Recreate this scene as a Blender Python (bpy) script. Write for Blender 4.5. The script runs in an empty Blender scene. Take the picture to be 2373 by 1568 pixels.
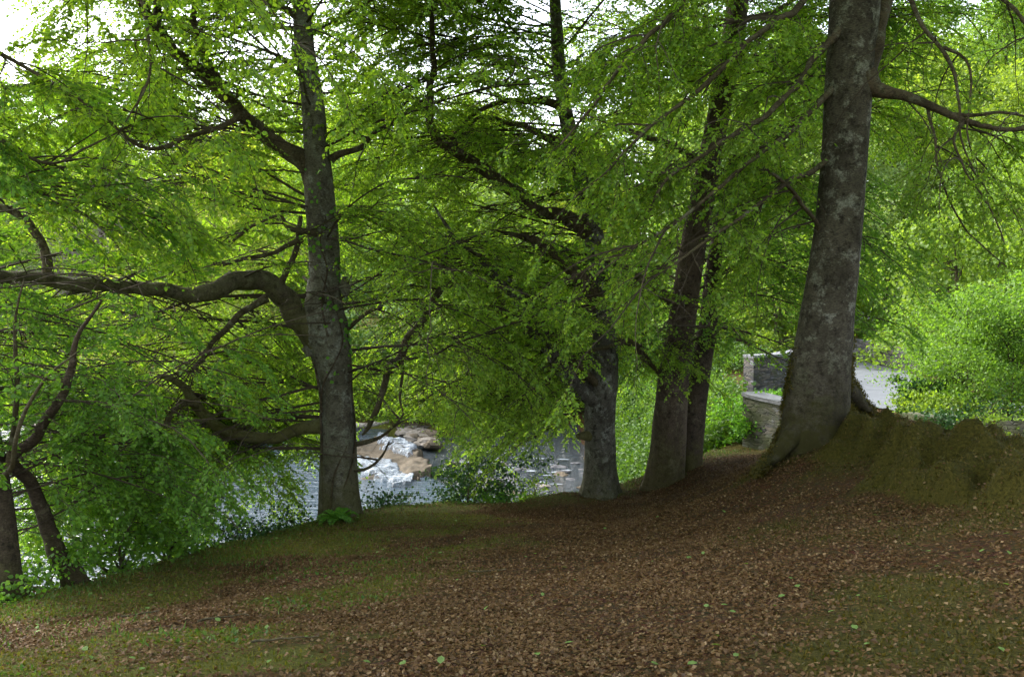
import bpy, math, random
import numpy as np
from mathutils import Vector
R = math.radians
rng = np.random.default_rng(7)
random.seed(7)
C = bpy.data.collections.new("scene"); bpy.context.scene.collection.children.link(C)
SC = bpy.context.scene

# ---------------------------------------------------------------- camera / light
F = 2140.0; CX, CY = 1186.5, 784.0; PITCH = R(-3.0); CZ = 1.65
cam = bpy.data.cameras.new("camera"); camo = bpy.data.objects.new("camera", cam); C.objects.link(camo)
cam.sensor_width = 36; cam.lens = 36 * F / 2373; cam.clip_end = 2000; cam.clip_start = 0.05
camo.location = (0, 0, CZ); camo.rotation_euler = (R(90) + PITCH, 0, 0)
SC.camera = camo

SUN_AZ = R(-55)      # measured from +Y (view direction) towards +X; negative = left
SUN_EL = R(42)
w = bpy.data.worlds.new("World"); SC.world = w; w.use_nodes = True
nt = w.node_tree; nt.nodes.clear()
sky = nt.nodes.new("ShaderNodeTexSky"); sky.sky_type = 'NISHITA'; sky.sun_disc = False
sky.sun_elevation = SUN_EL; sky.sun_rotation = SUN_AZ
sky.air_density = 1.0; sky.dust_density = 2.5; sky.ozone_density = 1.0
bg = nt.nodes.new("ShaderNodeBackground"); bg.inputs[1].default_value = 0.15
ow = nt.nodes.new("ShaderNodeOutputWorld")
hs = nt.nodes.new('ShaderNodeHueSaturation'); hs.inputs['Saturation'].default_value = .45   # thin bright cloud
nt.links.new(sky.outputs[0], hs.inputs['Color']); nt.links.new(hs.outputs[0], bg.inputs[0]); nt.links.new(bg.outputs[0], ow.inputs[0])
sl = bpy.data.lights.new("sun", 'SUN'); sl.energy = 1.3; sl.angle = R(14); sl.color = (1.0, 0.95, 0.86)
so = bpy.data.objects.new("sun", sl); C.objects.link(so)
sd = Vector((math.sin(SUN_AZ) * math.cos(SUN_EL), math.cos(SUN_AZ) * math.cos(SUN_EL), math.sin(SUN_EL)))
so.rotation_euler = sd.to_track_quat('Z', 'Y').to_euler(); so.location = (0, 0, 40)
SC.view_settings.view_transform = 'Standard'; SC.view_settings.look = 'None'
SC.view_settings.exposure = 2.42; SC.view_settings.gamma = 1.0
SC.cycles.max_bounces = 10; SC.cycles.diffuse_bounces = 7; SC.cycles.glossy_bounces = 3
SC.cycles.transmission_bounces = 5; SC.cycles.transparent_max_bounces = 8
SC.cycles.sample_clamp_indirect = 4.0
try: SC.cycles.use_denoising = True
except Exception: pass

# ---------------------------------------------------------------- helpers
cp, sp_ = math.cos(PITCH), math.sin(PITCH)
def W(px, py, d):
    """point seen at photo pixel (px,py) at distance d (metres along world Y)"""
    u = (px - CX) / F; v = (CY - py) / F
    y = cp - v * sp_; z = sp_ + v * cp
    return np.array([u / y * d, d, CZ + z / y * d])
def project(P):
    P = np.atleast_2d(P); x = P[:, 0]; y = P[:, 1]; z = P[:, 2] - CZ
    f = y * cp + z * sp_; up = -y * sp_ + z * cp
    f = np.where(f < 0.05, 0.05, f)
    return CX + F * x / f, CY - F * up / f, y
def onplane(px, py, z0):
    a = W(px, py, 1.0); return W(px, py, (z0 - CZ) / (a[2] - CZ))

def tag(o, label=None, cat=None, group=None, kind=None):
    if label: o['label'] = label
    if cat: o['category'] = cat
    if group: o['group'] = group
    if kind: o['kind'] = kind
    return o
def empty(name, loc, rz=0, **k):
    o = bpy.data.objects.new(name, None); C.objects.link(o); o.location = loc; o.rotation_euler = (0, 0, rz)
    o.empty_display_size = 0.3
    return tag(o, **k)
def mesh_np(name, verts, faces_list, mats, smooth=False, parent=None, origin=None, matidx=None):
    """faces_list: list of int arrays [m,k]"""
    verts = np.asarray(verts, dtype=np.float32)
    if origin is not None: verts = verts - np.asarray(origin, dtype=np.float32)
    me = bpy.data.meshes.new(name)
    fl = [np.asarray(f, dtype=np.int32) for f in faces_list if len(f)]
    nl = sum(f.size for f in fl); nf = sum(len(f) for f in fl)
    me.vertices.add(len(verts)); me.vertices.foreach_set("co", verts.ravel())
    me.loops.add(nl); me.loops.foreach_set("vertex_index", np.concatenate([f.ravel() for f in fl]))
    tot = np.concatenate([np.full(len(f), f.shape[1], np.int32) for f in fl])
    st = np.concatenate([[0], np.cumsum(tot)[:-1]]).astype(np.int32)
    me.polygons.add(nf); me.polygons.foreach_set("loop_start", st)
    me.polygons.foreach_set("use_smooth", np.full(nf, smooth, bool))
    if matidx is not None: me.polygons.foreach_set("material_index", np.asarray(matidx, np.int32))
    me.update(calc_edges=True)
    for m in (mats if isinstance(mats, (list, tuple)) else [mats]): me.materials.append(m)
    o = bpy.data.objects.new(name, me); C.objects.link(o)
    if parent is not None: o.parent = parent
    elif origin is not None: o.location = tuple(float(q) for q in origin)
    return o
def link_copy(o, parent=None):
    c = o.copy(); C.objects.link(c)
    if parent is not None: c.parent = parent
    for ch in list(o.children): link_copy(ch, c)
    return c

# value noise
_T = rng.random((256, 256))
def vn(x, y):
    x = np.asarray(x, float); y = np.asarray(y, float)
    xi = np.floor(x).astype(int); yi = np.floor(y).astype(int); fx = x - xi; fy = y - yi
    fx = fx * fx * (3 - 2 * fx); fy = fy * fy * (3 - 2 * fy)
    a = _T[xi & 255, yi & 255]; b = _T[(xi + 1) & 255, yi & 255]; c = _T[xi & 255, (yi + 1) & 255]; d = _T[(xi + 1) & 255, (yi + 1) & 255]
    return (a * (1 - fx) + b * fx) * (1 - fy) + (c * (1 - fx) + d * fx) * fy
def fbm(x, y, o=4):
    s = 0; a = 1; t = 0
    for i in range(o):
        s = s + a * vn(x * 2 ** i + 17.3 * i, y * 2 ** i + 9.1 * i); t += a; a *= .5
    return s / t
def sstep(a, b, x):
    t = np.clip((x - a) / (b - a), 0, 1); return t * t * (3 - 2 * t)
def nrm(v): return v / (np.linalg.norm(v, axis=-1, keepdims=True) + 1e-9)

# ---------------------------------------------------------------- materials
def newmat(name):
    m = bpy.data.materials.new(name); m.use_nodes = True; t = m.node_tree; t.nodes.clear()
    out = t.nodes.new("ShaderNodeOutputMaterial"); return m, t, out
def N(t, typ, **k):
    n = t.nodes.new(typ)
    for a, b in k.items():
        if isinstance(a, str) and hasattr(n, a): setattr(n, a, b)
    return n
def noise(t, scale, detail=4, rough=.6, vec=None, dist=0.0):
    n = t.nodes.new("ShaderNodeTexNoise"); n.inputs["Scale"].default_value = scale
    n.inputs["Detail"].default_value = detail; n.inputs["Roughness"].default_value = rough
    n.inputs["Distortion"].default_value = dist
    if vec is not None: t.links.new(vec, n.inputs["Vector"])
    return n
def ramp(t, fac, stops):
    r = t.nodes.new("ShaderNodeValToRGB"); e = r.color_ramp.elements
    while len(e) < len(stops): e.new(0.5)
    for i, (p, c) in enumerate(stops):
        e[i].position = p; e[i].color = (c[0], c[1], c[2], 1) if not isinstance(c, (int, float)) else (c, c, c, 1)
    t.links.new(fac, r.inputs[0]); return r
def mixc(t, fac, a, b, typ='MIX'):
    m = t.nodes.new("ShaderNodeMix"); m.data_type = 'RGBA'; m.blend_type = typ
    for s, i in ((fac, 0), (a, 6), (b, 7)):
        if isinstance(s, (int, float)): m.inputs[i].default_value = s
        elif isinstance(s, tuple): m.inputs[i].default_value = (*s, 1)
        else: t.links.new(s, m.inputs[i])
    return m.outputs[2]
def mth(t, op, a, b=None, c=None):
    m = t.nodes.new("ShaderNodeMath"); m.operation = op
    for i, s in enumerate((a, b, c)):
        if s is None: continue
        if isinstance(s, (int, float)): m.inputs[i].default_value = s
        else: t.links.new(s, m.inputs[i])
    return m.outputs[0]
def mapv(t, src, scale):
    m = t.nodes.new("ShaderNodeMapping"); m.inputs["Scale"].default_value = scale
    t.links.new(src, m.inputs[0]); return m.outputs[0]
def finish(t, out, col, rough=.8, bump=None, bstr=.5, bdist=.02, spec=.3):
    p = t.nodes.new("ShaderNodeBsdfPrincipled")
    if isinstance(col, tuple): p.inputs["Base Color"].default_value = (*col, 1)
    else: t.links.new(col, p.inputs["Base Color"])
    if isinstance(rough, (int, float)): p.inputs["Roughness"].default_value = rough
    else: t.links.new(rough, p.inputs["Roughness"])
    p.inputs["Specular IOR Level"].default_value = spec
    if bump is not None:
        b = t.nodes.new("ShaderNodeBump"); b.inputs["Strength"].default_value = bstr; b.inputs["Distance"].default_value = bdist
        t.links.new(bump, b.inputs["Height"]); t.links.new(b.outputs[0], p.inputs["Normal"])
    t.links.new(p.outputs[0], out.inputs[0]); return p

def leaf_mat(name, cols, trans=.55, tcol=1.25, rough=.5, objvar=0.0):
    """cols: ramp colours per leaf; translucent leaf"""
    m, t, out = newmat(name)
    g = t.nodes.new("ShaderNodeNewGeometry")
    n = len(cols)
    r = ramp(t, g.outputs["Random Per Island"], [(i / max(1, n - 1), c) for i, c in enumerate(cols)])
    col = r.outputs[0]
    if objvar:
        oi = t.nodes.new("ShaderNodeObjectInfo")
        rr = ramp(t, oi.outputs["Random"], [(0, (.72, .86, .95)), (.35, (.95, 1, .9)), (.7, (1.12, 1.08, .8)), (1, (1.3, 1.12, .8))])
        col = mixc(t, objvar, col, rr.outputs[0], 'MULTIPLY')
    d = t.nodes.new("ShaderNodeBsdfDiffuse"); t.links.new(col, d.inputs[0])
    tr = t.nodes.new("ShaderNodeBsdfTranslucent")
    tc = mixc(t, 1.0, col, (tcol * 1.36, tcol * 1.32, tcol * .5), 'MULTIPLY'); t.links.new(tc, tr.inputs[0])
    mx = t.nodes.new("ShaderNodeMixShader"); mx.inputs[0].default_value = trans
    t.links.new(d.outputs[0], mx.inputs[1]); t.links.new(tr.outputs[0], mx.inputs[2])
    gl = t.nodes.new("ShaderNodeBsdfGlossy"); gl.inputs["Roughness"].default_value = rough; gl.inputs[0].default_value = (1, 1, 1, 1)
    m2 = t.nodes.new("ShaderNodeMixShader"); m2.inputs[0].default_value = 0.02
    t.links.new(mx.outputs[0], m2.inputs[1]); t.links.new(gl.outputs[0], m2.inputs[2])
    t.links.new(m2.outputs[0], out.inputs[0]); return m

M = {}
M['leaf_near'] = leaf_mat('beech_leaf', [(.10, .20, .024), (.15, .275, .028), (.20, .33, .034), (.24, .35, .042), (.12, .23, .028)], .58)
M['leaf_deep'] = leaf_mat('deep_leaf', [(.07, .17, .02), (.10, .22, .025), (.14, .27, .03), (.08, .18, .03)], .5)
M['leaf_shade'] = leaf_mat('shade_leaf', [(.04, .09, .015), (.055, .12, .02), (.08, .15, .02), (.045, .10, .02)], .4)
M['leaf_dark'] = leaf_mat('evergreen_leaf', [(.015, .05, .014), (.03, .08, .02), (.045, .10, .03)], .2, rough=.3)
M['leaf_far'] = leaf_mat('far_leaf', [(.09, .16, .025), (.13, .22, .035), (.17, .26, .04), (.10, .17, .04)], .5, objvar=1.0)
M['leaf_ivy'] = leaf_mat('ivy_leaf', [(.05, .16, .02), (.10, .25, .02), (.14, .30, .03)], .35)
M['litter'] = leaf_mat('dead_leaf', [(.044, .022, .008), (.085, .042, .015), (.12, .062, .024), (.065, .033, .012), (.15, .086, .036), (.095, .048, .017), (.24, .16, .085)], .12, tcol=.8)
M['grass'] = leaf_mat('grass_blade', [(.04, .10, .02), (.07, .14, .02), (.11, .15, .03)], .35)
M['moss'] = leaf_mat('moss_tuft', [(.028, .030, .005), (.075, .068, .008), (.115, .084, .014), (.05, .050, .008)], .3)
M['fresh_leaf'] = leaf_mat('fallen_fresh_leaf', [(.17, .26, .08), (.12, .20, .05)], .3)

def bark(name, base, dark, pale, moss_amt, ztop=1.5, zr=2.5, mossc=(.055, .05, .012), hstretch=1.0):
    m, t, out = newmat(name)
    tc = t.nodes.new("ShaderNodeNewGeometry").outputs["Position"]
    v1 = mapv(t, tc, (1, 1, .45)); v2 = mapv(t, tc, (1, 1, 3.0))
    n1 = noise(t, 2.2, 5, .65, v1); n2 = noise(t, 9, 6, .7, tc); n3 = noise(t, 28, 5, .7, v2); n4 = noise(t, 4.0, 8, .78, tc, .15)
    c = ramp(t, n1.outputs[0], [(.3, dark), (.55, base), (.75, tuple(x * 1.25 for x in base))]).outputs[0]
    c = mixc(t, ramp(t, n4.outputs[0], [(.52, 0.0), (.62, 1.0)]).outputs[0], c, pale)
    c = mixc(t, ramp(t, n2.outputs[0], [(.35, 1.0), (.5, 0.0)]).outputs[0], c, tuple(x * .8 for x in dark))
    c = mixc(t, .8, c, ramp(t, n3.outputs[0], [(.34, .35), (.66, 1.65)]).outputs[0], 'MULTIPLY')
    sx = t.nodes.new("ShaderNodeSeparateXYZ"); t.links.new(tc, sx.inputs[0])
    h = mth(t, 'DIVIDE', mth(t, 'SUBTRACT', ztop, sx.outputs[2]), zr)
    h = mth(t, 'ADD', h, mth(t, 'MULTIPLY', mth(t, 'SUBTRACT', n4.outputs[0], .5), 3.0))
    h = mth(t, 'MULTIPLY', ramp(t, h, [(.1, 0.0), (.7, 1.0)]).outputs[0], moss_amt)
    mc = mixc(t, n2.outputs[0], tuple(x * .5 for x in mossc), tuple(x * 1.7 for x in mossc))
    c = mixc(t, h, c, mc)
    bmp = mth(t, 'ADD', mth(t, 'MULTIPLY', n2.outputs[0], .6), n3.outputs[0])
    finish(t, out, c, .85, bmp, .55, .03, .2); return m
M['bark'] = bark('beech_bark', (.135, .125, .095), (.06, .048, .034), (.23, .235, .20), .8, ztop=-.7, zr=2.0)
M['bark4'] = bark('big_beech_bark', (.085, .072, .052), (.028, .022, .014), (.22, .215, .175), 1.0, ztop=.8, zr=2.0, mossc=(.034, .030, .008))
M['bark_grey'] = bark('lichen_bark', (.115, .105, .085), (.035, .03, .02), (.29, .295, .26), .6, ztop=-1.2, zr=2)
M['bark_brown'] = bark('brown_bark', (.075, .054, .036), (.036, .025, .016), (.13, .105, .08), .6, ztop=-.6, zr=2)
M['bark_dark'] = bark('dark_bark', (.055, .04, .026), (.022, .017, .011), (.10, .08, .055), .8, ztop=-1, zr=1.5)
M['limb'] = bark('limb_bark', (.10, .075, .048), (.045, .034, .02), (.16, .15, .11), .25, ztop=6, zr=6)
M['limb_moss'] = bark('mossy_limb_bark', (.12, .105, .07), (.045, .036, .022), (.20, .19, .15), .7, ztop=2.5, zr=3, mossc=(.075, .07, .015))
M['pale_bark'] = bark('pale_bark', (.34, .30, .24), (.14, .11, .08), (.5, .47, .4), 0)
m, t, out = newmat('twig_bark'); finish(t, out, (.055, .04, .026), .9); M['twig'] = m
m, t, out = newmat('grey_twig'); finish(t, out, (.15, .13, .11), .9); M['greytwig'] = m

# ground
m, t, out = newmat('woodland_floor')
tc = t.nodes.new("ShaderNodeNewGeometry").outputs["Position"]
at = t.nodes.new("ShaderNodeAttribute"); at.attribute_name = 'moss'
n1 = noise(t, 30, 6, .7, tc); n2 = noise(t, 1.6, 4, .6, tc); n3 = noise(t, 90, 3, .6, tc)
vo = t.nodes.new("ShaderNodeTexVoronoi"); vo.inputs["Scale"].default_value = 24; t.links.new(mapv(t, tc, (1, 1, .6)), vo.inputs["Vector"])
soil = ramp(t, n1.outputs[0], [(.3, (.026, .014, .006)), (.5, (.06, .032, .013)), (.7, (.10, .054, .021))]).outputs[0]
soil = mixc(t, .6, soil, mixc(t, .5, soil, vo.outputs["Color"], 'OVERLAY'))
moss = ramp(t, n1.outputs[0], [(.3, (.020, .020, .004)), (.5, (.058, .050, .008)), (.72, (.105, .082, .016))]).outputs[0]
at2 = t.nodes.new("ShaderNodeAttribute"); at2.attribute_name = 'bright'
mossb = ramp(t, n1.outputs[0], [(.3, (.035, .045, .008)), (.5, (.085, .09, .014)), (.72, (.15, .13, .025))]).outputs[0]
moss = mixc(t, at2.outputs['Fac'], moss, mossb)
f = mth(t, 'ADD', at.outputs["Fac"], mth(t, 'MULTIPLY', mth(t, 'SUBTRACT', n3.outputs[0], .5), .8))
f = ramp(t, f, [(.35, 0.0), (.65, 1.0)]).outputs[0]
c = mixc(t, f, soil, moss)
bm = mth(t, 'ADD', n1.outputs[0], mth(t, 'MULTIPLY', n3.outputs[0], .6))
finish(t, out, c, .95, bm, .9, .04, .15); M['ground'] = m

# water
def water_mat(name, deep, sc, bs, bd=.22):
    m, t, out = newmat(name)
    tc = t.nodes.new("ShaderNodeNewGeometry").outputs["Position"]
    a = noise(t, sc, 3, .6, mapv(t, tc, (.55, 1.9, 1)), .3)
    p = finish(t, out, deep, .08, a.outputs[0], bs, bd, .5); p.inputs["IOR"].default_value = 1.5
    return m
M['water'] = water_mat('pool_water', (.035, .055, .075), 2.0, .8)
M['rapid'] = water_mat('rapid_water', (.04, .055, .065), 4.5, 1.0, .6)
m, t, out = newmat('foam')
tc = t.nodes.new("ShaderNodeNewGeometry").outputs["Position"]
mp = t.nodes.new("ShaderNodeMapping"); mp.inputs["Rotation"].default_value = (0, 0, .95); mp.inputs["Scale"].default_value = (1.0, 4.5, 1.0); t.links.new(tc, mp.inputs[0])
a = noise(t, 2.2, 6, .7, mp.outputs[0], .4)
a2 = noise(t, 1.2, 4, .6, tc, .3)
pf = finish(t, out, ramp(t, a.outputs[0], [(.34, (.10, .13, .15)), (.5, (.26, .30, .34)), (.66, (.48, .52, .56))]).outputs[0], .5, a.outputs[0], .4, .05)
tb = t.nodes.new("ShaderNodeBsdfTransparent"); mxs = t.nodes.new("ShaderNodeMixShader")
t.links.new(ramp(t, mth(t, 'ADD', mth(t, 'MULTIPLY', a.outputs[0], .6), mth(t, 'MULTIPLY', a2.outputs[0], .4)), [(.36, 0.0), (.64, 1.0)]).outputs[0], mxs.inputs[0])
t.links.new(tb.outputs[0], mxs.inputs[1]); t.links.new(pf.outputs[0], mxs.inputs[2]); t.links.new(mxs.outputs[0], out.inputs[0]); M['foam'] = m

def stone(name, c0, c1, c2, sc=4, bs=.6):
    m, t, out = newmat(name)
    tc = t.nodes.new("ShaderNodeNewGeometry").outputs["Position"]
    a = noise(t, sc, 6, .7, tc); b = noise(t, sc * 6, 4, .6, tc)
    c = ramp(t, a.outputs[0], [(.3, c0), (.5, c1), (.7, c2)]).outputs[0]
    c = mixc(t, .4, c, ramp(t, b.outputs[0], [(.3, .6), (.7, 1.4)]).outputs[0], 'MULTIPLY')
    finish(t, out, c, .85, b.outputs[0], bs, .03); return m
M['rock_pale'] = stone('pale_rock', (.06, .052, .04), (.14, .122, .10), (.23, .21, .185), 2)
M['rock_dark'] = stone('dark_rock', (.03, .032, .036), (.07, .07, .075), (.13, .13, .13), 2)
M['rock_brown'] = stone('brown_rock', (.025, .022, .014), (.075, .058, .036), (.125, .10, .068), 1.4, 1.0)
M['tarmac'] = stone('tarmac', (.085, .095, .105), (.115, .125, .138), (.145, .155, .168), 3, .2)
M['coping'] = stone('coping_stone', (.09, .095, .10), (.15, .155, .165), (.20, .205, .215), 3)
# rubble stone wall
m, t, out = newmat('rubble_wall')
tc = t.nodes.new("ShaderNodeNewGeometry").outputs["Position"]
vv = mapv(t, tc, (3.6, 3.6, 15.0))
vo = t.nodes.new("ShaderNodeTexVoronoi"); vo.inputs["Scale"].default_value = 1.0; t.links.new(vv, vo.inputs["Vector"])
ve = t.nodes.new("ShaderNodeTexVoronoi"); ve.feature = 'DISTANCE_TO_EDGE'; ve.inputs["Scale"].default_value = 1.0; t.links.new(vv, ve.inputs["Vector"])
s2 = t.nodes.new("ShaderNodeSeparateColor"); t.links.new(vo.outputs["Color"], s2.inputs[0])
c = ramp(t, s2.outputs[0], [(0, (.04, .04, .045)), (.4, (.08, .077, .077)), (.7, (.115, .10, .085)), (1, (.14, .14, .155))]).outputs[0]
nn = noise(t, 14, 5, .7, tc)
c = mixc(t, .6, c, ramp(t, nn.outputs[0], [(.3, .6), (.7, 1.5)]).outputs[0], 'MULTIPLY')
ed = ramp(t, ve.outputs[0], [(.0, .25), (.10, 1.0)]).outputs[0]
c = mixc(t, ed, (.04, .038, .034), c)
n6 = noise(t, 1.7, 4, .7, tc)
c = mixc(t, ramp(t, n6.outputs[0], [(.5, 0.0), (.65, .7)]).outputs[0], c, (.05, .06, .02))
finish(t, out, c, .9, ed, .8, .03); M['wall'] = m
m2_ = m.copy(); m2_.name = 'mossy_rubble_wall'
for n_ in m2_.node_tree.nodes:
    if n_.type == 'VALTORGB' and abs(n_.color_ramp.elements[1].color[0] - .7) < .01 and abs(n_.color_ramp.elements[0].position - .5) < .01:
        n_.color_ramp.elements[0].position = .30; n_.color_ramp.elements[1].position = .55; n_.color_ramp.elements[1].color = (.85, .85, .85, 1)
M['wall_moss'] = m2_

# ---------------------------------------------------------------- terrain
ctrl_px = [  # px, py, depth on the near bank
 (0,1568,5.6),(600,1568,5.2),(1186,1568,5.0),(1800,1568,4.6),(2373,1568,4.2),
 (0,1480,7.2),(300,1430,8.2),(600,1400,8.2),(1186,1380,8.0),(1800,1350,7.2),(2373,1330,6.4),
 (0,1405,9.0),(200,1350,10.6),(400,1292,12.4),(600,1240,14.2),(740,1208,15.8),(870,1185,16.3),(1000,1168,17.0),
 (1130,1162,17.6),(1200,1166,17.8),(1290,1147,18.3),(1400,1147,18.3),(1500,1141,18.0),(1560,1092,18.6),(1650,1053,20),
 (900,1290,11.5),(1300,1240,12.2),(1600,1220,11.8),(1650,1150,14.3),(1720,1090,17),(1760,1045,20.5),
 (1770,1082,13.2),(1850,1050,13.3),(2000,958,14.2),(1900,1130,11.4),(2050,1160,10),(2250,1190,8.8),(2373,1190,8.0),
 (2000,1070,12.0),(2120,1030,12.8),(2150,1060,11.8),(2300,1080,11.3),(2373,1110,10.4),(2200,1135,10.2),
 (2150,1010,15.5),(2300,1035,14.3),(2420,1060,13.0),(1310,1143,18.2),(1230,1158,17.6),(1310,1190,16.2)]
cpts = np.array([W(*c) for c in ctrl_px])
extra = np.array([(0,0,0.05),(-4,0,-.35),(4,0,.45),(-8,0,-1.0),(8,0,1.0),(8,4,.5),(9.5,9,-.7),(-8,6,-1.7),(0,-6,.6),(10,14,-.7),(9,18,-1.3),(13,16,-1.0),(6.5,21,-1.75),(8,25,-1.6),(14,25,-1.6)])
cpts = np.vstack([cpts, extra])
def tps(r2): return 0.5 * r2 * np.log(r2 + 1e-9)
_xy = cpts[:, :2]; _n = len(_xy)
K = tps(((_xy[:, None] - _xy[None]) ** 2).sum(-1)) + np.eye(_n) * 0.15
Pm = np.hstack([np.ones((_n, 1)), _xy]); A = np.block([[K, Pm], [Pm.T, np.zeros((3, 3))]])
sol = np.linalg.solve(A, np.concatenate([cpts[:, 2], np.zeros(3)]))
def plateau(x, y):
    xc = np.clip(x, -14, 18); yc = np.clip(y, -10, 26)
    s = np.zeros_like(xc)
    for i in range(_n): s = s + sol[i] * tps((xc - _xy[i, 0]) ** 2 + (yc - _xy[i, 1]) ** 2)
    return s + sol[_n] + sol[_n + 1] * xc + sol[_n + 2] * yc
crest = np.array([(-60, -2), (-30, -1), (-14, 2.5), (-7.5, 6.8)] + [tuple(W(px, py, d)[:2]) for px, py, d in
   [(0,1405,9.0),(200,1350,10.6),(400,1292,12.4),(600,1240,14.2),(740,1208,15.9),(870,1185,16.6),(1000,1168,17.2),(1130,1162,17.8),(1290,1147,18.6),(1400,1147,18.8),(1500,1141,18.9),(1560,1092,19.3),(1650,1053,20.6)]] + [(5.6, 22.5), (6.3, 30), (7.4, 60), (8, 120), (8, 400)])
def crest_d(x, y):
    """signed distance past the crest (positive = river side, left of the line)"""
    best = np.full(x.shape, 1e9); sg = np.ones(x.shape)
    for a, b in zip(crest[:-1], crest[1:]):
        dx, dy = b - a; L2 = dx * dx + dy * dy
        tt = np.clip(((x - a[0]) * dx + (y - a[1]) * dy) / L2, 0, 1)
        qx = a[0] + tt * dx; qy = a[1] + tt * dy
        d = np.hypot(x - qx, y - qy); cr = dx * (y - a[1]) - dy * (x - a[0])
        m_ = d < best; best = np.where(m_, d, best); sg = np.where(m_, np.sign(cr), sg)
    return best * sg
WL = -5.5
def yfar(x): return 46 + 3.0 * np.sin(x * .13 + .5) + 1.5 * np.sin(x * .41) - 0.12 * x
ROADC = np.array([(30, 12), (19, 18.5), (13.5, 23), (11.3, 28), (12.8, 36), (17, 46), (24, 60)])
def seg_d(x, y, line):
    best = np.full(np.shape(x), 1e9)
    for a, b in zip(line[:-1], line[1:]):
        dx, dy = b - a; tt = np.clip(((x - a[0]) * dx + (y - a[1]) * dy) / (dx * dx + dy * dy), 0, 1)
        best = np.minimum(best, np.hypot(x - a[0] - tt * dx, y - a[1] - tt * dy))
    return best
# (x, y, radius across, radius along, height, angle) mossy root mounds
def mound_at(px, py, d): p = W(px, py, d); return p[0], p[1]
MOUNDS = []
for (px, py, d, ra, rb, h, ang) in [(2060,1015,12.5,.46,.80,.28,.5),(2200,1060,11.0,.43,.80,.42,.6),(2365,1095,9.9,.46,.8,.40,.4),(2120,1120,10.4,.22,.6,.20,.9),(2230,1140,9.5,.20,.55,.22,.8),(2400,1150,8.6,.45,.6,.45,.3),(1985,1060,12.2,.16,.6,.14,.9),(2290,1120,9.4,.2,.55,.26,.7)]:
    x0, y0 = mound_at(px, py, d); MOUNDS.append((x0, y0, ra, rb, h, ang))
_mr = np.random.default_rng(77)
for _k in range(26):
    _px = _mr.uniform(2050, 2400); _py = _mr.uniform(1000, 1150); _d = 13.6 - (_py - 960) * .019 - (_px - 2000) * .0035
    _x, _y = mound_at(_px, _py, _d); MOUNDS.append((_x, _y, _mr.uniform(.10, .20), _mr.uniform(.16, .36), _mr.uniform(.07, .19), _mr.uniform(.2, .9)))
def mound_h(x, y):
    s = np.zeros(np.shape(x))
    for x0, y0, ra, rb, h, a in MOUNDS:
        dx = x - x0; dy = y - y0; u = dx * math.cos(a) + dy * math.sin(a); v = -dx * math.sin(a) + dy * math.cos(a)
        q = (u / ra) ** 2 + (v / rb) ** 2
        e_ = h * np.exp(-q ** 1.35 * .8)
        s = np.maximum(s, e_) if h > .195 else s + e_
    u = x * .80 - y * .60; v = x * .60 + y * .80
    rg = 1 - np.abs(fbm(u * 2.4 + 5, v * .9, 4) - .5) * 7
    return s + sstep(.02, .22, s) * (np.clip(rg, -1, 1) * .12 + (fbm(x * 3.3, y * 3.3, 4) - .5) * .55)
def height(x, y):
    x = np.asarray(x, float); y = np.asarray(y, float)
    pl = plateau(x, y)
    pl = pl + mound_h(x, y) + (fbm(x * 1.3, y * 1.3, 4) - .5) * .10 * (y > 1) 
    rd = seg_d(x, y, ROADC); k = sstep(6.5, 3.0, rd) * sstep(12, 19, y + x * .3)
    pl = pl * (1 - k) + (-1.62) * k
    # far part of the right side rises gently
    pl = pl + sstep(30, 90, y) * 9 * sstep(6, 16, x) + sstep(20, 60, x) * 6
    d = crest_d(x, y) + (fbm(x * .9, y * .9, 3) - .5) * .5
    dd = np.clip(d, 0, None)
    bank = pl - dd * .55 - np.clip(dd - .8, 0, None) * .45 - .12 * np.minimum(dd, 1)
    bed = WL - .5
    near = np.where(d > 0, np.maximum(bank, bed), pl)
    f = y - yfar(x)
    hill = WL + .25 + f * (.12 + .10 * sstep(4, 30, x)) + sstep(0, 5, f) * 1.0 + sstep(15, 90, f) * (2.0 + 6 * sstep(8, 40, x)) + (fbm(x * .15, y * .15, 3) - .5) * 2.5 * sstep(0, 10, f)
    hill = hill + sstep(-10, -60, x) * sstep(0, 30, f) * 4
    hill = np.where(f < 0, bed + np.exp(np.clip(f, -20, 0) * .9) * .75, hill)
    hill = np.minimum(hill, 26 + fbm(x * .02, y * .02, 2) * 6)
    return np.where(d > 0, np.maximum(near, np.where(f > -8, hill, bed)), near)
def axis(lo, hi, fine, c0, c1, g=1.16):
    a = list(np.arange(c0, c1, fine)); s = fine; x = a[-1]
    while x < hi: s *= g; x += s; a.append(x)
    s = fine; x = c0; b = []
    while x > lo: s *= g; x -= s; b.append(x)
    return np.array(b[::-1] + a)
gx = axis(-400, 400, .065, -7.5, 8.5, 1.04); gy = axis(-60, 600, .065, 4.0, 19.5, 1.035)
X, Y = np.meshgrid(gx, gy); Z = height(X, Y)
ny, nx = X.shape
idx = np.arange(nx * ny).reshape(ny, nx)
quads = np.stack([idx[:-1, :-1], idx[:-1, 1:], idx[1:, 1:], idx[1:, :-1]], -1).reshape(-1, 4)
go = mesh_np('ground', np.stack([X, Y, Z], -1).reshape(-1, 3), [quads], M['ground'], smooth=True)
tag(go, kind='structure')
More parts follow.
